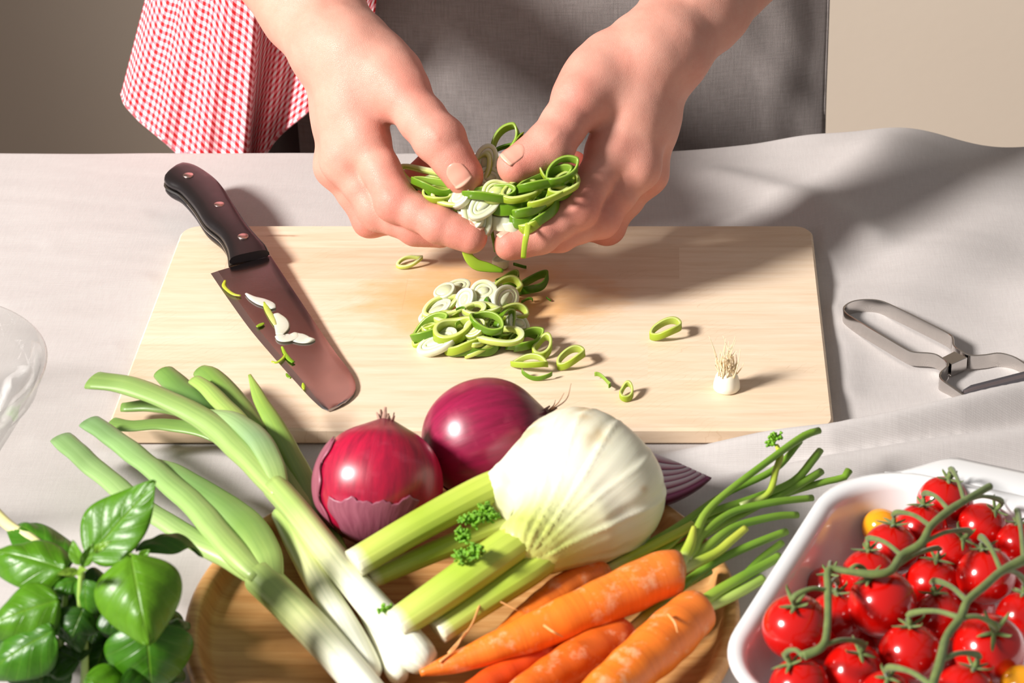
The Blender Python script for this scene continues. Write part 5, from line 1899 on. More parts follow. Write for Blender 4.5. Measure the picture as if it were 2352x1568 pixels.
CAL = {}
for k, ((c, R, dr), (px, py, r, z, cal, lab)) in enumerate(zip(T, TOM)):
    if cal is not None:
        # calyx direction: the point of the sphere seen (or hinted) at the given photo point
        q = at(cal[0], cal[1], c.z)
        off = (q - c)
        off = off - dr * off.dot(dr)
        ln = min(off.length / R, 0.94)
        nrm = (off.normalized() * ln - dr * math.sqrt(1 - ln * ln)).normalized()
        nrm = (nrm + Vector((0, 0, 0.15))).normalized()
    else:
        nrm = Vector((0.3, 0.6, 0.7)).normalized()
    yellow = lab.startswith('yellow')
    o = thing('cherry_tomato', lab, 'tomato', (c.x, c.y, c.z - R), 'cherry tomatoes in the baking dish')
    prof = []
    for i in range(25):
        th = math.pi * i / 24
        h = -math.cos(th) * R * 0.96
        if i > 19: h -= R * 0.07 * ((i - 19) / 5) ** 2
        prof.append((max(math.sin(th) * R * 1.01, 0.0003), h))
    v, f, _, _ = lathe(prof, 36, c, nrm)
    mk('fruit', v, f, m_tomy.m if yellow else m_tom.m, o)
    tip = c + nrm * R * 0.92
    CAL[k] = (tip, nrm)
    if cal is not None: calyx(o, tip, nrm, R * 0.62, k)


def vine(label, main, ped, r0):
    """main: photo points with height; ped: (index in main, tomato number)"""
    W = [at(*q) for q in main]
    o = thing('tomato_vine', label, 'vine', tuple(W[len(W) // 2]), 'green vines of the cherry tomatoes')
    v, f, _, _ = sweep([tuple(w) for w in W], [r0 * random.uniform(0.85, 1.15) for w in W], n=12 * len(W), seg=10)
    mk('main_stem', v, f, m_vine.m, o)
    for i, k in ped:
        tip, nrm = CAL[k]
        a = W[i]
        e = tip + nrm * 0.0008
        kn = tip + nrm * 0.0075
        mid = a * 0.5 + kn * 0.5 + Vector((0, 0, 0.003))
        v, f, _, _ = sweep([tuple(a), tuple(mid), tuple(kn), tuple(e)], [r0 * 0.62, r0 * 0.55, r0 * 0.8, r0 * 0.55], n=22, seg=8)
        mk('pedicel', v, f, m_vine.m, o)
    return o


vine('green tomato vine running from the dish handle down to the near dish corner',
     [(2274, 1116, .088), (2215, 1150, .090), (2180, 1172, .090), (2138, 1208, .090), (2116, 1248, .088), (2072, 1276, .086), (2046, 1310, .086), (2008, 1318, .086), (1948, 1312, .086), (1904, 1308, .086), (1902, 1355, .085), (1901, 1430, .084), (1890, 1482, .083), (1845, 1506, .080)],
     [(1, 0), (2, 1), (1, 2), (3, 3), (4, 5), (5, 6), (6, 7), (8, 9), (10, 10), (9, 20), (10, 11), (12, 15), (13, 16)], 0.0021)
vine('green tomato vine branching near the edge of the picture over the dish',
     [(2420, 1250, .088), (2352, 1285, .089), (2300, 1312, .090), (2262, 1345, .090), (2222, 1380, .090), (2206, 1418, .089), (2174, 1462, .088), (2160, 1516, .088), (2142, 1575, .086), (2130, 1640, .084)],
     [(1, 4), (2, 8), (4, 12), (5, 14), (2, 13), (5, 17), (7, 18), (8, 19)], 0.0024)

# ================================================================== BASIL
m_bas = M('basil_leaf')
_a = m_bas.attr()
_uv = m_bas.co('UV')
_sp = m_bas.node('ShaderNodeSeparateXYZ', {0: _uv})
_av = m_bas.math('ABSOLUTE', _sp.outputs[1])
_rib = m_bas.ramp(_av, [(0.0, (1, 1, 1)), (0.045, (0, 0, 0))])
_vv = m_bas.math('FRACT', m_bas.math('SUBTRACT', m_bas.math('MULTIPLY', _sp.outputs[0], 7.0), m_bas.math('MULTIPLY', _av, 2.4)))
_vein = m_bas.ramp(m_bas.math('ABSOLUTE', m_bas.math('SUBTRACT', _vv, 0.5)), [(0.0, (1, 1, 1)), (0.07, (0, 0, 0))])
_vs = m_bas.math('MAXIMUM', _rib, m_bas.math('MULTIPLY', _vein, 0.45))
_n = m_bas.noise(m_bas.co('Object'), scale=120, detail=3)
_c = m_bas.mix(m_bas.math('MULTIPLY', _vs, 0.45), _a, srgb(142, 184, 52))
_c = m_bas.mix(m_bas.math('MULTIPLY', _n, 0.25), _c, srgb(34, 80, 8))
m_bas.set(Base_Color=_c, Roughness=0.36, Specular_IOR_Level=0.45, Subsurface_Weight=0.0, Transmission_Weight=0.0,
          Normal=m_bas.bump(m_bas.math('ADD', m_bas.math('MULTIPLY', _vs, -1.0), _n), 0.35, 0.0012))
# leaves let some light through
_tl = m_bas.node('ShaderNodeBsdfTranslucent', {'Color': m_bas.mix(0.5, _c, srgb(150, 200, 20))})
_mx = m_bas.node('ShaderNodeMixShader', {0: 0.25})
m_bas.t.links.new(m_bas.b.outputs[0], _mx.inputs[1]); m_bas.t.links.new(_tl.outputs[0], _mx.inputs[2])
m_bas.t.links.new(_mx.outputs[0], m_bas.t.nodes['Material Output'].inputs['Surface'])
m_bstem = veg_mat('basil_stem', rough=0.45, streak=0.2, dark=srgb(120, 150, 60))

basil = thing('basil', 'bunch of fresh green basil at the near corner of the table', 'basil', (at(190, 1500, 0).x, at(190, 1500, 0).y, 0.0005))


def leaf(base, tip, width, nrm, dome=0.35, arch=0.12, fold=0.0, curl=0.0, col=(70, 128, 22), seed=0):
    """base, tip: (px, py, z); width px; nrm: facing direction in (right, towards camera, up on the picture)"""
    a, b = at(*base), at(*tip)
    x = (b - a); L = x.length; x.normalize()
    right, toc, upp = Vector((1, 0, 0)), Vector((0, -CS, SN)), Vector((0, SN, CS))
    n = right * nrm[0] + toc * nrm[1] + upp * nrm[2]
    n = (n - x * n.dot(x)).normalized()
    sd = x.cross(n)
    hw = width * mpp(a) / 2
    nu, nv = 26, 17
    V, C, UVs = [], [], []
    rs = random.Random(seed)
    ph = rs.uniform(0, 6)
    base_c = np.array(srgb(*col))
    for layer in (0, 1):
        for i in range(nu):
            u = i / (nu - 1)
            w = hw * (math.sin(math.pi * min(1, u ** 0.72 * 0.985 + 0.008)) ** 0.82) * (1.05 - 0.25 * u)
            for j in range(nv):
                v = j / (nv - 1) * 2 - 1
                h = -dome * hw * (v * v) * math.sin(math.pi * u) ** 0.5 + arch * L * 4 * u * (1 - u) - curl * L * max(0, u - 0.55) ** 2 * 4
                h += fold * abs(v) * w * 0.9
                h += 0.020 * L * math.sin(u * 21 - abs(v) * 6 + ph) * (1 - abs(v)) ** 0.5 * abs(v) ** 0.4 + 0.03 * L * math.sin(u * 9 + ph) * abs(v) ** 3
                h -= 0.03 * L * math.exp(-(v / 0.08) ** 2) * (1 - u)
                p = a + x * (u * L) + sd * (v * w * (1 - 0.25 * abs(fold))) + n * (h - (0.0004 if layer else 0))
                V.append(p)
                C.append(base_c * (0.92 + 0.16 * rs.random()))
                UVs.append((u, v))
    n0 = nu * nv
    Fc = []
    for i in range(nu - 1):
        for j in range(nv - 1):
            q = i * nv + j
            Fc.append((q, q + 1, q + nv + 1, q + nv)); Fc.append((n0 + q, n0 + q + nv, n0 + q + nv + 1, n0 + q + 1))
    bo = [j for j in range(nv)] + [i * nv + nv - 1 for i in range(1, nu)] + [(nu - 1) * nv + j for j in range(nv - 2, -1, -1)] + [i * nv for i in range(nu - 2, 0, -1)]
    for k in range(len(bo)):
        q, w_ = bo[k], bo[(k + 1) % len(bo)]
        Fc.append((q, n0 + q, n0 + w_, w_))
    recalc(mk('leaf', V, Fc, m_bas.m, basil, col=C, uv=UVs))


G1, G2, G3, GD = (86, 140, 20), (66, 122, 18), (100, 152, 26), (40, 84, 10)  # GD: darkened green, paints the shade deep inside the bunch
LEAVES = [
    ((200, 1282, .085), (362, 1106, .120), 176, (-0.42, 0.88, 0.12), 0.15, 0.03, 0.15, -0.05, G1),
    ((312, 1262, .085), (466, 1236, .075), 104, (-0.65, 0.70, 0.5), 0.55, 0.14, 0.0, 0.30, G2),
    ((300, 1272, .105), (340, 1474, .080), 208, (0.10, 0.86, 0.30), 0.55, 0.10, 0.0, 0.12, G3),
    ((336, 1432, .075), (352, 1610, .035), 212, (0.12, 0.85, 0.35), 0.45, 0.14, 0.0, 0.15, G2),
    ((160, 1300, .075), (12, 1188, .075), 128, (0.10, 0.62, 0.75), 0.35, 0.08, 0.0, 0.1, G2),
    ((150, 1305, .088), (-52, 1262, .085), 138, (0.0, 0.80, 0.55), 0.55, 0.08, 0.0, 0.1, G1),
    ((134, 1376, .085), (-52, 1450, .070), 150, (-0.15, 0.88, 0.35), 0.5, 0.08, 0.0, 0.1, G1),
    ((124, 1446, .075), (-40, 1556, .050), 150, (-0.15, 0.90, 0.30), 0.5, 0.10, 0.0, 0.1, G2),
    ((352, 1290, .070), (408, 1396, .055), 78, (0.72, 0.6, 0.2), 0.3, 0.05, 0.0, 0.1, GD),
    ((215, 1368, .078), (146, 1462, .060), 84, (-0.2, 0.85, 0.3), 0.5, 0.10, 0.0, 0.1, G2),
    ((180, 1330, .082), (118, 1356, .080), 62, (-0.2, 0.8, 0.5), 0.4, 0.10, 0.0, 0.1, G2),
    ((186, 1296, .100), (166, 1240, .108), 40, (-0.4, 0.8, 0.3), 0.1, 0.05, 0.5, 0.0, G3),
    ((190, 1300, .100), (214, 1246, .112), 36, (0.3, 0.85, 0.2), 0.1, 0.05, 0.5, 0.0, G3),
    ((180, 1312, .104), (132, 1318, .106), 26, (0.0, 0.9, 0.4), 0.1, 0.05, 0.3, 0.0, (140, 176, 60)),
    ((178, 1316, .104), (200, 1308, .112), 22, (0.0, 0.9, 0.4), 0.1, 0.05, 0.3, 0.0, (140, 176, 60)),
    ((216, 1268, .098), (256, 1242, .104), 24, (0.1, 0.85, 0.5), 0.1, 0.05, 0.4, 0.0, (126, 170, 40)),
    ((308, 1262, .092), (300, 1216, .098), 30, (0.2, 0.9, 0.2), 0.1, 0.05, 0.5, 0.0, G3),
    ((322, 1280, .090), (344, 1262, .095), 26, (0.3, 0.9, 0.2), 0.1, 0.05, 0.4, 0.0, G3),
    ((196, 1330, .092), (204, 1425, .072), 92, (-0.35, 0.85, 0.2), 0.4, 0.08, 0.0, 0.1, G2),
    ((150, 1400, .078), (180, 1500, .060), 96, (-0.3, 0.85, 0.3), 0.4, 0.08, 0.0, 0.1, GD),
    ((196, 1556, .055), (320, 1606, .040), 110, (0.1, 0.85, 0.4), 0.4, 0.10, 0.0, 0.1, G1),
    ((150, 1500, .045), (60, 1600, .025), 120, (-0.2, 0.85, 0.4), 0.4, 0.10, 0.0, 0.1, GD),
    ((240, 1480, .045), (210, 1600, .020), 120, (0.0, 0.85, 0.4), 0.4, 0.10, 0.0, 0.1, GD),
    ((230, 1420, .050), (200, 1520, .035), 120, (-0.1, 0.85, 0.4), 0.4, 0.10, 0.0, 0.1, GD),
    ((100, 1420, .050), (20, 1480, .040), 120, (-0.1, 0.85, 0.4), 0.4, 0.10, 0.0, 0.1, GD),
    ((300, 1500, .040), (420, 1560, .020), 110, (0.3, 0.8, 0.4), 0.4, 0.10, 0.0, 0.1, GD),
]
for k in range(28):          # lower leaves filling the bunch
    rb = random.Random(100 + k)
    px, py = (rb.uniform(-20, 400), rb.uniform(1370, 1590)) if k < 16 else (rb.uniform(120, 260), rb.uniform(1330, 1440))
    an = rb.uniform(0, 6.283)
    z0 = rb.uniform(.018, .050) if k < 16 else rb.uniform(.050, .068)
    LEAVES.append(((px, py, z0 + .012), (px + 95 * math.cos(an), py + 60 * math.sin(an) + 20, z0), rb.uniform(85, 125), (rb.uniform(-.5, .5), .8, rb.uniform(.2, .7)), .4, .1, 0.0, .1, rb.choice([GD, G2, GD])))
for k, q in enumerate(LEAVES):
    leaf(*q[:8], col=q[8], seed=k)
for pts in ([(190, 1640, .004, 10), (195, 1500, .050, 9), (185, 1380, .080, 8), (188, 1300, .098, 7)], [(300, 1640, .004, 10), (310, 1500, .045, 9), (305, 1350, .080, 8), (302, 1272, .098, 6)],
            [(130, 1640, .004, 9), (140, 1480, .050, 8), (150, 1380, .074, 7), (152, 1306, .084, 6)], [(340, 1640, .004, 8), (345, 1520, .030, 8), (340, 1430, .070, 7)]):
    tube(basil, 'stem', pts, m_bstem, [(0, (120, 150, 60)), (1, (150, 186, 70))], n=20, seg=9)
tube(basil, 'stem', [(-40, 1146, .070, 14), (20, 1206, .074, 13), (75, 1238, .078, 11), (140, 1290, .080, 8)], m_bstem, [(0, (206, 204, 110)), (0.6, (224, 216, 160)), (1, (170, 190, 90))], n=20, seg=10)

# ================================================================== SLICED SPRING ONION
m_sl = M('spring_onion_slice')
_a = m_sl.attr()
_n = m_sl.noise(m_sl.co('Object'), scale=300, detail=2)
_c = m_sl.mix(m_sl.math('MULTIPLY', _n, 0.18), _a, srgb(150, 190, 40))
m_sl.set(Base_Color=_c, Roughness=0.28, Subsurface_Weight=0.15, Subsurface_Scale=0.002, Subsurface_Radius=(1, 1, 0.4), Specular_IOR_Level=0.5)
_tl = m_sl.node('ShaderNodeBsdfTranslucent', {'Color': _c})
_mx = m_sl.node('ShaderNodeMixShader', {0: 0.22})
m_sl.t.links.new(m_sl.b.outputs[0], _mx.inputs[1]); m_sl.t.links.new(_tl.outputs[0], _mx.inputs[2])
m_sl.t.links.new(_mx.outputs[0], m_sl.t.nodes['Material Output'].inputs['Surface'])

PALETTE = {  # outer side, cut face outer, cut face inner, inner side
    'w': ((238, 238, 214), (246, 246, 232), (232, 236, 188), (226, 230, 180)),
    'p': ((206, 218, 110), (236, 240, 200), (214, 224, 128), (206, 218, 120)),
    'y': ((168, 190, 48), (204, 216, 104), (222, 228, 150), (192, 206, 92)),
    'g': ((100, 146, 26), (140, 178, 54), (178, 202, 100), (146, 180, 66)),
    'd': ((58, 116, 22), (92, 144, 36), (130, 170, 60), (104, 150, 44)),
}


def ring_mesh(name, a, b, h, wall, pal, slant=0.0, layers=1, arc=1.0, seed=0, pinch=0.0, core=False):
    """slice of a hollow leaf: oval band (outer radii a,b; height h), obliquely cut; nested layers; arc<1 leaves it open like a strip. Local coords."""
    rs = random.Random(seed)
    V, Fc, C = [], [], []
    na = 34
    m = na if arc >= 1 else int(na * arc) + 1
    cs = [srgb(*c) for c in PALETTE[pal]]
    ph, ph2 = rs.uniform(0, 6), rs.uniform(0, 6)
    for L in range(layers):
        aL, bL = a - L * wall * 1.01, b - L * wall * 1.01
        if bL < wall * 0.5: break
        w = min(wall * (1 - 0.15 * L), bL * 0.95)
        hh = h * (1 - 0.08 * L)
        dz = rs.uniform(-0.03, 0.05) * h * L
        base = len(V)
        prof = [(0, -.43), (0, .43), (-.10, .5), (-.90, .5), (-1, .43), (-1, -.43), (-.90, -.5), (-.10, -.5)]
        pc = [cs[0], cs[0], cs[1], cs[2], cs[3], cs[3], cs[2], cs[1]]
        for i in range(m):
            t = i / na * 2 * math.pi
            ir = 1 + 0.04 * math.sin(2 * t + ph) + 0.03 * math.sin(3 * t + ph2)
            ca, sa = math.cos(t), math.sin(t)
            pinchf = 1 - pinch * (abs(ca) ** 6)
            for (o, z) in prof:
                ra, rb = max(aL * ir + o * w, .0002), max(bL * ir * pinchf + o * w, .0002)
                x, y = ra * ca, rb * sa
                V.append((x, y, z * hh + dz + slant * x + (0.02 if pal == 'w' else 0.06 if pal == 'p' else 0.10) * a * math.sin(2 * t + ph) + (0.0 if pal == 'w' else 0.04) * a * math.sin(3 * t + ph2)))
            C += pc
        q = len(prof)
        for i in range(m if arc >= 1 else m - 1):
            for j in range(q):
                p0, p1 = base + i * q + j, base + i * q + (j + 1) % q
                n0_, n1 = base + ((i + 1) % m) * q + j, base + ((i + 1) % m) * q + (j + 1) % q
                Fc.append((p0, n0_, n1, p1))
        if arc < 1:
            Fc.append(tuple(base + j for j in range(q))); Fc.append(tuple(base + (m - 1) * q + j for j in range(q - 1, -1, -1)))
    if core:
        ca_, cb_ = max(a - layers * wall * 0.92, .001), max(b - layers * wall * 0.92, .001)
        base = len(V)
        for z in (-.5, .5):
            for i in range(na):
                t = i / na * 2 * math.pi
                x, y = ca_ * math.cos(t), cb_ * math.sin(t)
                V.append((x, y, z * h * 0.96 + slant * x)); C.append(mixc(cs[2], cs[1], .5))
            V.append((0, 0, z * h * 0.90)); C.append(cs[2])
        for i in range(na):
            j = (i + 1) % na
            Fc += [(base + i, base + j, base + na + 1 + j, base + na + 1 + i), (base + na, base + j, base + i), (base + 2 * na + 1, base + na + 1 + i, base + na + 1 + j)]
    me = bpy.data.meshes.new(name)
    me.from_pydata(V, [], Fc); me.update()
    me.polygons.foreach_set('use_smooth', [True] * len(me.polygons))
    at_ = me.color_attributes.new('Col', 'FLOAT_COLOR', 'POINT')
    cc = np.ones((len(V), 4), dtype=np.float32); cc[:, :3] = np.array(C)
    at_.data.foreach_set('color', cc.ravel())
    me.materials.append(m_sl.m)
    bm = bmesh.new(); bm.from_mesh(me); bmesh.ops.recalc_face_normals(bm, faces=bm.faces); bm.to_mesh(me); bm.free()
    return me


MM = 0.001
RINGS = {}
for key_, args in {
    'w1': dict(a=9.4, b=8.4, h=5.0, wall=3.0, pal='w', layers=2, slant=.15, core=True), 'w2': dict(a=12, b=8.4, h=4.0, wall=3.0, pal='w', layers=2, slant=.25, core=True), 'w3': dict(a=8.2, b=7.4, h=8.5, wall=2.4, pal='w', layers=1, slant=.1, core=True),
    'p1': dict(a=13, b=8.4, h=3.2, wall=3.0, pal='p', layers=1, slant=.2), 'p2': dict(a=16, b=8, h=3.0, wall=3.1, pal='p', layers=1, slant=.2, pinch=.25), 'p3': dict(a=10, b=8.2, h=4.6, wall=2.6, pal='p', layers=2, slant=.2, core=True),
    'y1': dict(a=13, b=7.8, h=5.6, wall=2.1, pal='y', layers=1, slant=.2, pinch=.3), 'y2': dict(a=16, b=6.6, h=4.6, wall=2.0, pal='y', layers=1, slant=.15, pinch=.5), 'y3': dict(a=10.5, b=7.6, h=6.5, wall=2.4, pal='y', layers=1, slant=.3),
    'g1': dict(a=13, b=7.4, h=6.4, wall=1.6, pal='g', layers=1, slant=.2, pinch=.35), 'g2': dict(a=17, b=5.5, h=5.8, wall=1.4, pal='g', layers=1, slant=.15, pinch=.6), 'g3': dict(a=10, b=6.8, h=8.0, wall=1.3, pal='g', layers=1, slant=.2),
    'd1': dict(a=13, b=7.6, h=6.0, wall=1.5, pal='d', layers=1, slant=.2, pinch=.3),
    'sg': dict(a=14, b=8, h=4.6, wall=1.1, pal='g', layers=1, arc=.48), 'sy': dict(a=15, b=10, h=4.2, wall=1.2, pal='y', layers=1, arc=.36), 'sd': dict(a=10, b=5, h=3.2, wall=1.0, pal='d', layers=1, arc=.3), 'sw': dict(a=10, b=7, h=4.4, wall=1.6, pal='w', layers=1, arc=.45),
}.items():
    d_ = {k: (v * MM if k in ('a', 'b', 'h', 'wall') else v) for k, v in args.items()}
    RINGS[key_] = ring_mesh('slice_' + key_, seed=hash(key_) % 1000 if False else sum(map(ord, key_)), **d_)

RH = {k: -min(v.co.z for v in m_.vertices) for k, m_ in RINGS.items()}
NAMES = {'w': 'spring_onion_slice', 'p': 'spring_onion_slice', 'y': 'spring_onion_slice', 'g': 'spring_onion_slice', 'd': 'spring_onion_slice', 's': 'spring_onion_strip'}


def put_slice(key_, loc, rot, label, group=None, sc=1.0, name=None):
    o = bpy.data.objects.new(name or NAMES[key_[0]], RINGS[key_])
    COL.objects.link(o)
    o.location = loc
    o.rotation_mode = 'QUATERNION'
    o.rotation_quaternion = rot
    o.scale = (sc, sc, sc)
    return tag(o, label, 'spring onion', group)


def facing(right, toc, upp, spin=0.0):
    """orientation whose local z looks to (right, towards camera, up in the picture); spin turns the long axis"""
    n = (Vector((1, 0, 0)) * right + Vector((0, -CS, SN)) * toc + Vector((0, SN, CS)) * upp).normalized()
    q = n.to_track_quat('Z', 'Y')
    xr = Vector((1, 0, 0)); xr = (xr - n * xr.dot(n))
    xr = xr.normalized() if xr.length > 1e-4 else Vector((0, 1, 0))
    y = n.cross(xr)
    m = Matrix((xr, y, n)).transposed()
    return (m @ Matrix.Rotation(spin, 3, 'Z')).to_quaternion()


FLAT = lambda spin, tx=0.0, ty=0.0: (Matrix.Rotation(tx, 3, 'X') @ Matrix.Rotation(ty, 3, 'Y') @ Matrix.Rotation(spin, 3, 'Z')).to_quaternion()

# ---- loose pieces on the board
BT = BOARD_T + 0.0001
LOOSE = [
    ('p1', 940, 600, .4, .85, .0022, 'pale green onion ring lying alone on the board under the image-left hand'),
    ('w3', 1150, 602, .5, .85, .002, 'faint white onion ring on the board just under the falling green strip'),
    ('sd', 1203, 606, 3.2, .85, .0012, 'thin dark green sliver lying flat below the hanging yellow strip'),
    ('g3', 1166, 646, .5, 1.0, .0022, 'olive green onion ring at the back edge of the chopped pile'),
    ('d1', 1222, 652, .5, 1.1, .0024, 'large dark green oval ring behind the chopped pile'),
    ('sd', 1206, 694, .5, .7, .0012, 'small dark green sliver right beside the chopped pile'),
    ('sd', 1266, 686, 2.6, .45, .0012, 'tiny dark green chip lying alone on the stained wood'),
    ('g1', 1214, 780, .6, 1.05, .0022, 'green open ring leaning at the lower corner of the chopped pile'),
    ('y3', 1246, 797, 1.2, .95, .0035, 'thick yellow-green ring standing between the pile and the oval rings'),
    ('y2', 1216, 832, -.35, 1.0, .0018, 'long pale oval ring lying in front of the chopped pile'),
    ('sg', 1234, 856, 3.1, .8, .0014, 'green strip lying in front of the long oval ring'),
    ('y1', 1312, 820, .65, 1.0, .0022, 'wide yellow-green ring casting a shadow right of the long oval ring'),
    ('sg', 1380, 876, 5.3, .75, .0016, 'curved green strip lying between the oval ring and the square ring'),
    ('y3', 1439, 900, 1.4, .70, .003, 'small squarish pale green ring near the front of the board'),
    ('y1', 1530, 755, .35, 1.05, .0042, 'thick lime green ring lying alone on the far side of the board'),
]
for key_, px, py, spin, sc, hz, lab in LOOSE:
    sc = sc * 0.86
    tilt_ = 0.35 if key_ in ('y3',) else 0.08
    put_slice(key_, at(px, py, BT + 0.0004 + RH[key_] * sc), FLAT(spin, random.uniform(-.05, .08), random.uniform(-.06, .06)), lab, 'loose spring onion pieces on the board', sc)

# ---- the chopped pile
rp = random.Random(11)
pile_lab = {'w': 'white spring onion slice in the chopped pile on the board', 'p': 'pale green spring onion slice in the chopped pile on the board', 'y': 'yellow-green spring onion ring in the chopped pile on the board',
            'g': 'bright green spring onion ring in the chopped pile on the board', 'd': 'dark green spring onion ring in the chopped pile on the board', 's': 'curved spring onion strip in the chopped pile on the board'}
PILE = [  # key, px, py, height above board, facing (right, cam, up), spin, scale  -- the ones on show
    ('w1', 1110, 672, .020, (0.05, 0.75, 0.55), .3, 1.05), ('w1', 1070, 690, .017, (-0.55, 0.75, 0.35), .9, .95), ('w3', 1024, 676, .012, (-.2, .6, .7), .2, 1.0), ('w2', 1046, 664, .012, (0.2, 0.5, .8), .8, .9),
    ('w2', 1158, 690, .016, (0.75, 0.45, 0.5), 1.2, 1.1), ('y1', 1166, 660, .014, (0.35, 0.55, 0.75), .7, .95), ('p1', 1012, 702, .011, (-.1, .6, .8), .5, 1.05), ('w2', 1000, 716, .008, (-.2, .55, .8), .3, 1.0),
    ('p2', 1058, 722, .016, (0.0, 0.55, 0.8), .1, 1.1), ('p1', 1106, 710, .020, (0.1, 0.45, 0.85), -.1, 1.0), ('g1', 1118, 740, .022, (0.15, 0.75, 0.6), -.6, 1.0), ('p2', 1138, 768, .014, (0.1, 0.6, 0.75), -.4, 1.25),
    ('d1', 1146, 708, .014, (0.5, 0.6, 0.5), -.5, .9), ('g1', 1160, 742, .014, (0.8, 0.5, 0.3), 1.2, .9), ('w1', 1188, 744, .009, (0.75, 0.55, 0.4), .4, .95), ('y1', 1180, 720, .012, (0.4, 0.5, 0.7), .5, .9),
    ('g1', 988, 754, .010, (-0.3, 0.55, 0.75), .1, 1.15), ('y3', 1040, 758, .015, (0.05, 0.7, 0.7), .2, 1.25), ('w2', 1006, 786, .007, (-0.2, 0.65, 0.7), .1, 1.2), ('y1', 978, 770, .005, (-.3, .5, .8), .7, .9),
    ('y1', 1068, 786, .008, (0.0, 0.5, 0.85), .3, 1.1), ('g2', 1086, 802, .004, (0.0, 0.5, 0.85), .05, 1.0), ('y2', 1010, 738, .010, (-.2, .5, .8), .2, .9), ('g1', 1200, 782, .005, (0.3, 0.5, 0.8), .6, .95),
    ('p3', 1090, 754, .018, (-.2, .8, .5), .5, .8), ('sy', 1130, 790, .006, (0, .6, .8), .8, .8), ('sg', 1140, 756, .012, (.5, .7, .4), 1.5, .8), ('w1', 1140, 672, .012, (.4, .6, .6), .3, .9), ('sd', 1052, 712, .021, (.0, .5, .8), .2, .5), ('sg', 1075, 740, .019, (-.2, .6, .7), .4, .6)]


def where(px, py, cx_, cy_, wx, wy):
    c = 'image-left' if px < cx_ - wx else 'image-right' if px > cx_ + wx else 'middle'
    r = 'back' if py < cy_ - wy else 'front' if py > cy_ + wy else 'centre'
    return {('middle', 'centre'): 'in the very middle of', ('middle', 'back'): 'at the back of', ('middle', 'front'): 'at the front of', ('image-left', 'centre'): 'at the image-left side of', ('image-right', 'centre'): 'at the image-right side of'}.get((c, r), 'at the %s %s of' % (c, r))


def pile_label(key_, px, py, low=False):
    k = pile_lab[key_[0]].split(' in the chopped')[0]
    return ('%s deep inside, %s the chopped pile' if low else '%s on show %s the chopped pile') % (k, where(px, py, 1085, 735, 34, 24))


def hand_label(key_, px, py, low=False):
    k = hand_lab[key_[0]].split(' held')[0]
    return ('%s deep down %s the held slices' if low else '%s on show %s the held slices') % (k, where(px, py, 1130, 445, 55, 30))


for key_, px, py, hz, fc, spin, sc in PILE:
    put_slice(key_, at(px, py, BT + hz), facing(*fc, spin), pile_label(key_, px, py), 'chopped pile on the board', sc * 0.98)
for k in range(26):          # the hidden body of the heap
    a, r = rp.uniform(0, 6.283), math.sqrt(rp.random()) * 0.9
    px, py = 1085 + 92 * r * math.cos(a), 752 + 52 * r * math.sin(a)
    hz = 0.0032 + (1 - r) * 0.010 * rp.random()
    key_ = rp.choice(['w1', 'w2', 'w3', 'p1', 'p3', 'w2', 'p1'] if py < 745 else ['p1', 'y1', 'g1', 'y1', 'p2', 'y3'])
    put_slice(key_, at(px, py, BT + hz), FLAT(rp.uniform(0, 6), rp.uniform(-.35, .35), rp.uniform(-.35, .35)), pile_label(key_, px, py, True), 'chopped pile on the board', rp.uniform(.8, 1.0))

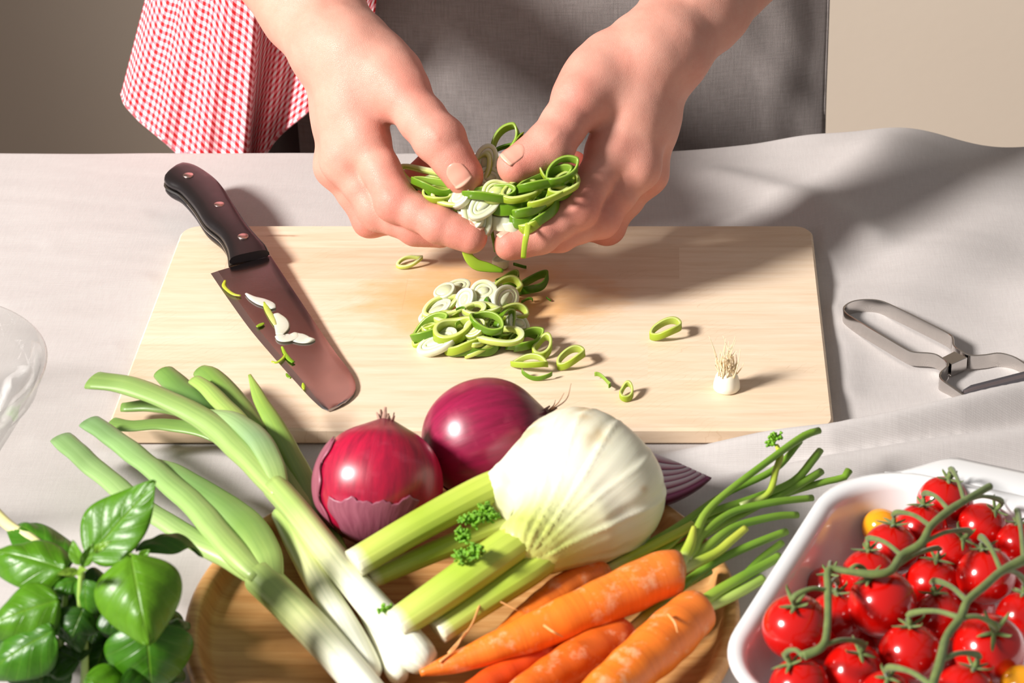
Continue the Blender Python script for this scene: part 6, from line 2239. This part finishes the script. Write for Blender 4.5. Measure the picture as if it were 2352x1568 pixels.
# ---- held in the hands
hand_lab = {'w': 'white spring onion slice held between the two hands', 'p': 'pale green spring onion slice held between the two hands', 'y': 'yellow-green spring onion ring held between the two hands',
            'g': 'bright green spring onion ring held between the two hands', 'd': 'dark green spring onion ring held between the two hands', 's': 'curved spring onion strip held between the two hands'}
HG = 'spring onion slices held in the hands'
HELD = [  # key, px, py, depth, facing, spin, scale, own label
    ('w2', 1116, 374, 1.430, (-0.05, 0.9, 0.35), 1.35, 1.0, 'upright white slice with a pale green band between the two thumbs'), ('w1', 1124, 412, 1.420, (0.3, 0.75, 0.5), .3, 1.0, None), ('p3', 1150, 420, 1.425, (0.5, 0.7, 0.4), .9, 1.1, None),
    ('w2', 1096, 490, 1.398, (0.0, 0.95, 0.2), 1.75, 1.25, 'large white oval slice facing the viewer above the image-left index fingertip'), ('w1', 1068, 472, 1.405, (-0.4, 0.85, 0.3), .5, 1.15, None),
    ('g2', 1122, 444, 1.398, (0.05, 0.62, 0.8), -.12, 1.08, 'long thin green ring lying across the held slices'), ('g3', 1170, 468, 1.402, (0.1, 0.35, 0.95), .05, 1.25, 'short green tube with its smooth side to the viewer in the held slices'),
    ('w3', 1158, 508, 1.402, (0.1, -0.25, -0.9), .2, 1.15, 'short whitish tube standing above the gap between the index fingertips'), ('p1', 1176, 490, 1.412, (0.1, 0.3, 0.9), .05, 1.15, None), ('w1', 1098, 450, 1.412, (0.0, 0.9, 0.4), .2, 1.1, None),
    ('g2', 1250, 414, 1.402, (0.0, 0.6, 0.75), .30, 1.15, 'long green ring pointing at the image-right index finger'), ('g2', 1236, 432, 1.405, (0.0, 0.7, 0.7), .18, 1.0, None), ('g1', 1268, 436, 1.408, (0.2, 0.6, 0.75), .2, 1.1, None),
    ('y1', 1236, 462, 1.402, (-0.1, 0.7, 0.65), .5, 1.1, None), ('g1', 1246, 484, 1.400, (-.3, .6, .7), .7, 1.1, None), ('y3', 1222, 502, 1.396, (-0.2, 0.5, 0.8), .6, 1.05, None), ('d1', 1212, 448, 1.412, (0, .7, .6), .3, 1.1, None),
    ('p2', 972, 408, 1.435, (0.1, 0.8, 0.5), -.55, 1.2, 'whitish oval ring in the shade of the image-left thumb'), ('g1', 1022, 432, 1.418, (0.1, 0.55, 0.8), -.1, 1.15, 'green ring open to the top beside the image-left thumb'), ('d1', 1046, 440, 1.425, (0.1, .6, .7), .1, 1.1, None),
    ('y1', 1030, 470, 1.412, (-0.1, 0.8, 0.5), -.4, 1.0, None), ('y1', 1012, 458, 1.420, (-0.1, 0.8, 0.5), -.6, 1.0, None), ('d1', 985, 440, 1.430, (0, .7, .6), -.4, 1.1, None), ('p1', 1000, 425, 1.432, (0, .7, .6), -.4, 1.0, None), ('y3', 1040, 486, 1.410, (0, .7, .6), -.5, .9, None),
    ('g1', 1160, 330, 1.440, (-0.2, 0.8, 0.4), 1.0, 1.1, 'thin olive ring sticking up behind the image-right thumb'), ('g2', 1184, 340, 1.436, (0.6, 0.7, 0.2), 1.2, .7, 'bright green loop sticking up beside the olive ring'), ('d1', 1158, 356, 1.440, (.2, .8, .4), .4, .9, None),
    ('sy', 1272, 378, 1.412, (0.2, 0.8, 0.2), 1.9, 1.05, 'bent yellow-green strip standing up beside the image-right thumb'), ('sg', 1292, 384, 1.416, (0.2, .8, .3), 2.4, .9, None), ('sg', 1205, 420, 1.420, (.2, .7, .5), .8, .9, None),
    ('w1', 1138, 470, 1.412, (.2, .8, .5), .4, 1.1, None), ('p1', 1196, 512, 1.404, (.1, .6, .7), .3, 1.0, None), ('g1', 1200, 480, 1.412, (.1, .6, .7), .1, 1.0, None), ('g3', 1262, 462, 1.412, (.1, .6, .7), .4, 1.0, None),
    ('p1', 1136, 500, 1.408, (.0, .8, .5), .2, 1.0, None), ('w2', 1118, 516, 1.402, (.0, .8, .4), .9, .8, None), ('g1', 1286, 412, 1.415, (.1, .7, .6), .5, 1.0, None),
    ('w1', 1080, 505, 1.396, (-.2, .9, .3), .3, 1.05, None), ('w2', 1112, 470, 1.396, (.2, .85, .45), .8, 1.0, None), ('p3', 1140, 440, 1.400, (.1, .8, .5), .4, 1.0, None), ('w1', 1056, 452, 1.402, (-.4, .8, .4), .2, .95, None), ('p1', 1100, 392, 1.424, (-.2, .8, .5), 1.2, 1.0, None),
    ('y1', 1196, 440, 1.398, (.2, .7, .6), .3, 1.05, None), ('g1', 1218, 470, 1.396, (-.1, .6, .7), .35, 1.05, None), ('y2', 1260, 448, 1.396, (0, .6, .75), .45, 1.0, None), ('g1', 1290, 392, 1.404, (.1, .75, .5), .6, 1.0, None), ('y1', 1296, 424, 1.402, (.2, .7, .6), .6, .95, None),
    ('sy', 1256, 362, 1.412, (-.1, .85, .3), 1.4, .95, None), ('g3', 1206, 498, 1.396, (.0, .55, .8), .2, 1.0, None), ('w3', 1176, 516, 1.398, (.3, -.3, -.8), .5, .95, None), ('g2', 990, 424, 1.412, (.1, .6, .7), -.5, .95, None), ('y1', 1004, 446, 1.410, (-.1, .7, .6), -.5, .95, None), ('p2', 1036, 456, 1.404, (0, .7, .6), -.4, .9, None)]
for key_, px, py, Y, fc, spin, sc, lab in HELD:
    put_slice(key_, atY(px, py, Y), facing(*fc, spin), lab or hand_label(key_, px, py), HG, sc * 0.98)
rh = random.Random(5)
for k in range(34):          # deeper layer resting on the curled fingers
    u = rh.uniform(0, 1)
    px = 975 + 320 * u
    py = 455 + rh.uniform(-55, 45) - 12 * math.cos((u - .5) * 6)
    Y = 1.428 + rh.uniform(0, .022)
    key_ = rh.choice(['d1', 'g1', 'p1', 'y1', 'g3', 'g1', 'w1'])
    put_slice(key_, atY(px, py, Y), facing(rh.uniform(-.6, .6), rh.uniform(.3, .9), rh.uniform(.2, .9), rh.uniform(0, 6)), hand_label(key_, px, py, True), HG, rh.uniform(.9, 1.15))


def strip_obj(name, pts, widths, thick, col0, col1, label, group=None, up=(0, -CS, SN), zmode='Y', cat='spring onion'):
    W = [atY(*q) if zmode == 'Y' else at(*q) for q in pts]
    R = [w * mpp(x) / 2 for w, x in zip(widths, W)]
    v, f, s, a = sweep([tuple(w) for w in W], R, n=22, seg=10, flat=[thick / max(r, 1e-5) for r in R], up=up)
    C = grad([(0, col0), (1, col1)], s)
    o = recalc(mk(name, v, f, m_sl.m, None, origin=tuple(W[-1]), col=C))
    return tag(o, label, cat, group)


strip_obj('spring_onion_strip', [(1214, 508, 1.392), (1210, 535, 1.380), (1205, 562, 1.378), (1202, 592, 1.380)], [14, 14, 13, 12], 0.0006, (206, 218, 90), (170, 200, 40), 'narrow yellow-green strip hanging straight down in front of the image-right index finger', HG)
strip_obj('spring_onion_strip', [(1114, 534, 1.400), (1111, 555, 1.398), (1108, 566, 1.398)], [7, 7, 6], 0.0006, (140, 170, 50), (110, 140, 40), 'short thin green sliver hanging between the index fingertips', HG)
strip_obj('spring_onion_strip', [(1128, 520, 1.400), (1133, 550, 1.398), (1138, 578, 1.397)], [7, 8, 7], 0.0006, (140, 170, 50), (110, 140, 40), 'longer thin green sliver hanging between the index fingertips', HG)
strip_obj('spring_onion_strip', [(1064, 546, 1.392), (1072, 582, 1.390), (1092, 606, 1.388), (1122, 614, 1.388), (1156, 622, 1.388)], [12, 20, 26, 22, 8], 0.0008, (190, 208, 70), (112, 158, 20), 'broad green strip dropping from the image-left index finger towards the pile', 'falling spring onion strip')

# ---- bits stuck to the knife blade
KG = 'bits of spring onion on the knife blade'
BZ = lambda px, py: knife_z(px, py) + 0.0012


def kbit(name, pts, widths, c0, c1, label, th=0.0005):
    W = [(px, py, BZ(px, py) + 0.0004) for px, py in pts]
    return strip_obj(name, W, widths, th, c0, c1, label, KG, up=(0, 0, 1), zmode='Z')


kbit('spring_onion_strip', [(517, 644), (514, 656), (525, 668), (538, 676), (553, 679)], [6, 9, 9, 9, 6], (214, 216, 60), (206, 214, 90), 'curved yellow strip stuck near the heel of the knife blade')
kbit('spring_onion_slice', [(565, 674), (580, 684), (600, 692), (620, 700), (628, 708)], [6, 18, 30, 26, 12], (246, 238, 232), (232, 232, 222), 'thin white film of onion on the knife blade next to the curved yellow strip')
kbit('spring_onion_strip', [(606, 694), (616, 714), (626, 732), (632, 746)], [10, 14, 14, 8], (200, 216, 70), (226, 230, 150), 'short lime strip lying over the white film on the knife blade')
kbit('spring_onion_slice', [(634, 720), (644, 736), (648, 752), (642, 768)], [14, 34, 34, 18], (240, 240, 226), (234, 232, 216), 'white onion flake in the middle of the knife blade')
kbit('spring_onion_slice', [(636, 770), (652, 776), (672, 772), (680, 764)], [14, 36, 34, 12], (244, 242, 228), (236, 232, 220), 'white onion curl below the middle flake on the knife blade')
kbit('spring_onion_slice', [(672, 766), (684, 774), (704, 780), (724, 780)], [18, 40, 34, 4], (248, 246, 236), (240, 238, 222), 'white wedge shaped onion flake nearest the spine of the knife')
kbit('spring_onion_strip', [(648, 796), (654, 810), (664, 824), (674, 832)], [6, 9, 11, 10], (180, 208, 60), (120, 170, 40), 'green forked shred on the knife blade near its edge')
kbit('spring_onion_strip', [(624, 830), (636, 832), (650, 822), (656, 812)], [5, 8, 7, 6], (190, 210, 60), (190, 210, 60), 'thin lime shred hanging over the knife edge')
kbit('spring_onion_chip', [(590, 750), (598, 746), (606, 742)], [7, 13, 7], (150, 180, 40), (150, 180, 40), 'tiny green chip at the knife edge beside the white flake')
kbit('spring_onion_chip', [(696, 880), (697, 887), (698, 894)], [5, 9, 5], (190, 210, 60), (190, 210, 60), 'tiny lime chip near the tip of the knife')
kbit('spring_onion_chip', [(658, 858), (662, 864), (668, 868)], [5, 9, 5], (120, 160, 40), (120, 160, 40), 'tiny green chip on the knife edge below the forked shred')

# ---- trimmed root end
rootc = at(1669, 893, BT)
rend = thing('spring_onion_root_end', 'trimmed white spring onion root end with dry roots standing on the board', 'spring onion', tuple(rootc))
R = 31 * mpp(rootc)
v, f, s, a = lathe([(0.0003, 0.0), (R * .9, 0.0), (R, R * .12), (R * .98, R * .5), (R * .86, R * 1.0), (R * .70, R * 1.35), (R * .45, R * 1.6), (R * .1, R * 1.68)], 30, rootc + Vector((0, 0, .0002)))
m_rend = M('root_end_flesh')
m_rend.set(Base_Color=m_rend.mix(m_rend.noise(m_rend.co('Object'), scale=150, detail=2), srgb(242, 236, 214), srgb(250, 246, 232)), Roughness=0.35, Subsurface_Weight=0.15, Subsurface_Scale=0.003)
mk('bulb_end', v, f, m_rend.m, rend)
m_rh = M('root_hair')
m_rh.set(Base_Color=m_rh.mix(m_rh.noise(m_rh.co('Object'), scale=300, detail=2), srgb(232, 206, 160), srgb(248, 234, 204)), Roughness=0.7)
V, Fc = [], []
rr = random.Random(3)
for k in range(64):
    an, q = rr.uniform(0, 6.283), rr.uniform(0.1, .8)
    b = rootc + Vector((math.cos(an) * R * q, math.sin(an) * R * q, R * (1.72 - .55 * q * q)))
    lean = Vector((rr.gauss(0.0, .14), rr.gauss(0, .14), 1)).normalized()
    ln = R * rr.uniform(.7, 1.6) if k > 14 else R * rr.uniform(1.9, 2.9)
    e = b + lean * ln + Vector((R * rr.uniform(-.05, .5) * (ln / R / 3), 0, 0))
    mid = (b + e) / 2 + Vector((rr.gauss(0, .12) * R, rr.gauss(0, .12) * R, 0))
    v, f, _, _ = sweep([tuple(b - Vector((0, 0, R * .1))), tuple(mid), tuple(e)], [0.00042, 0.00034, 0.00016], n=8, seg=5)
    f = [tuple(i + len(V) for i in g) for g in f]; V += [tuple(x) for x in v]; Fc += f
tag(mk('roots', V, Fc, m_rh.m, rend), kind='stuff')
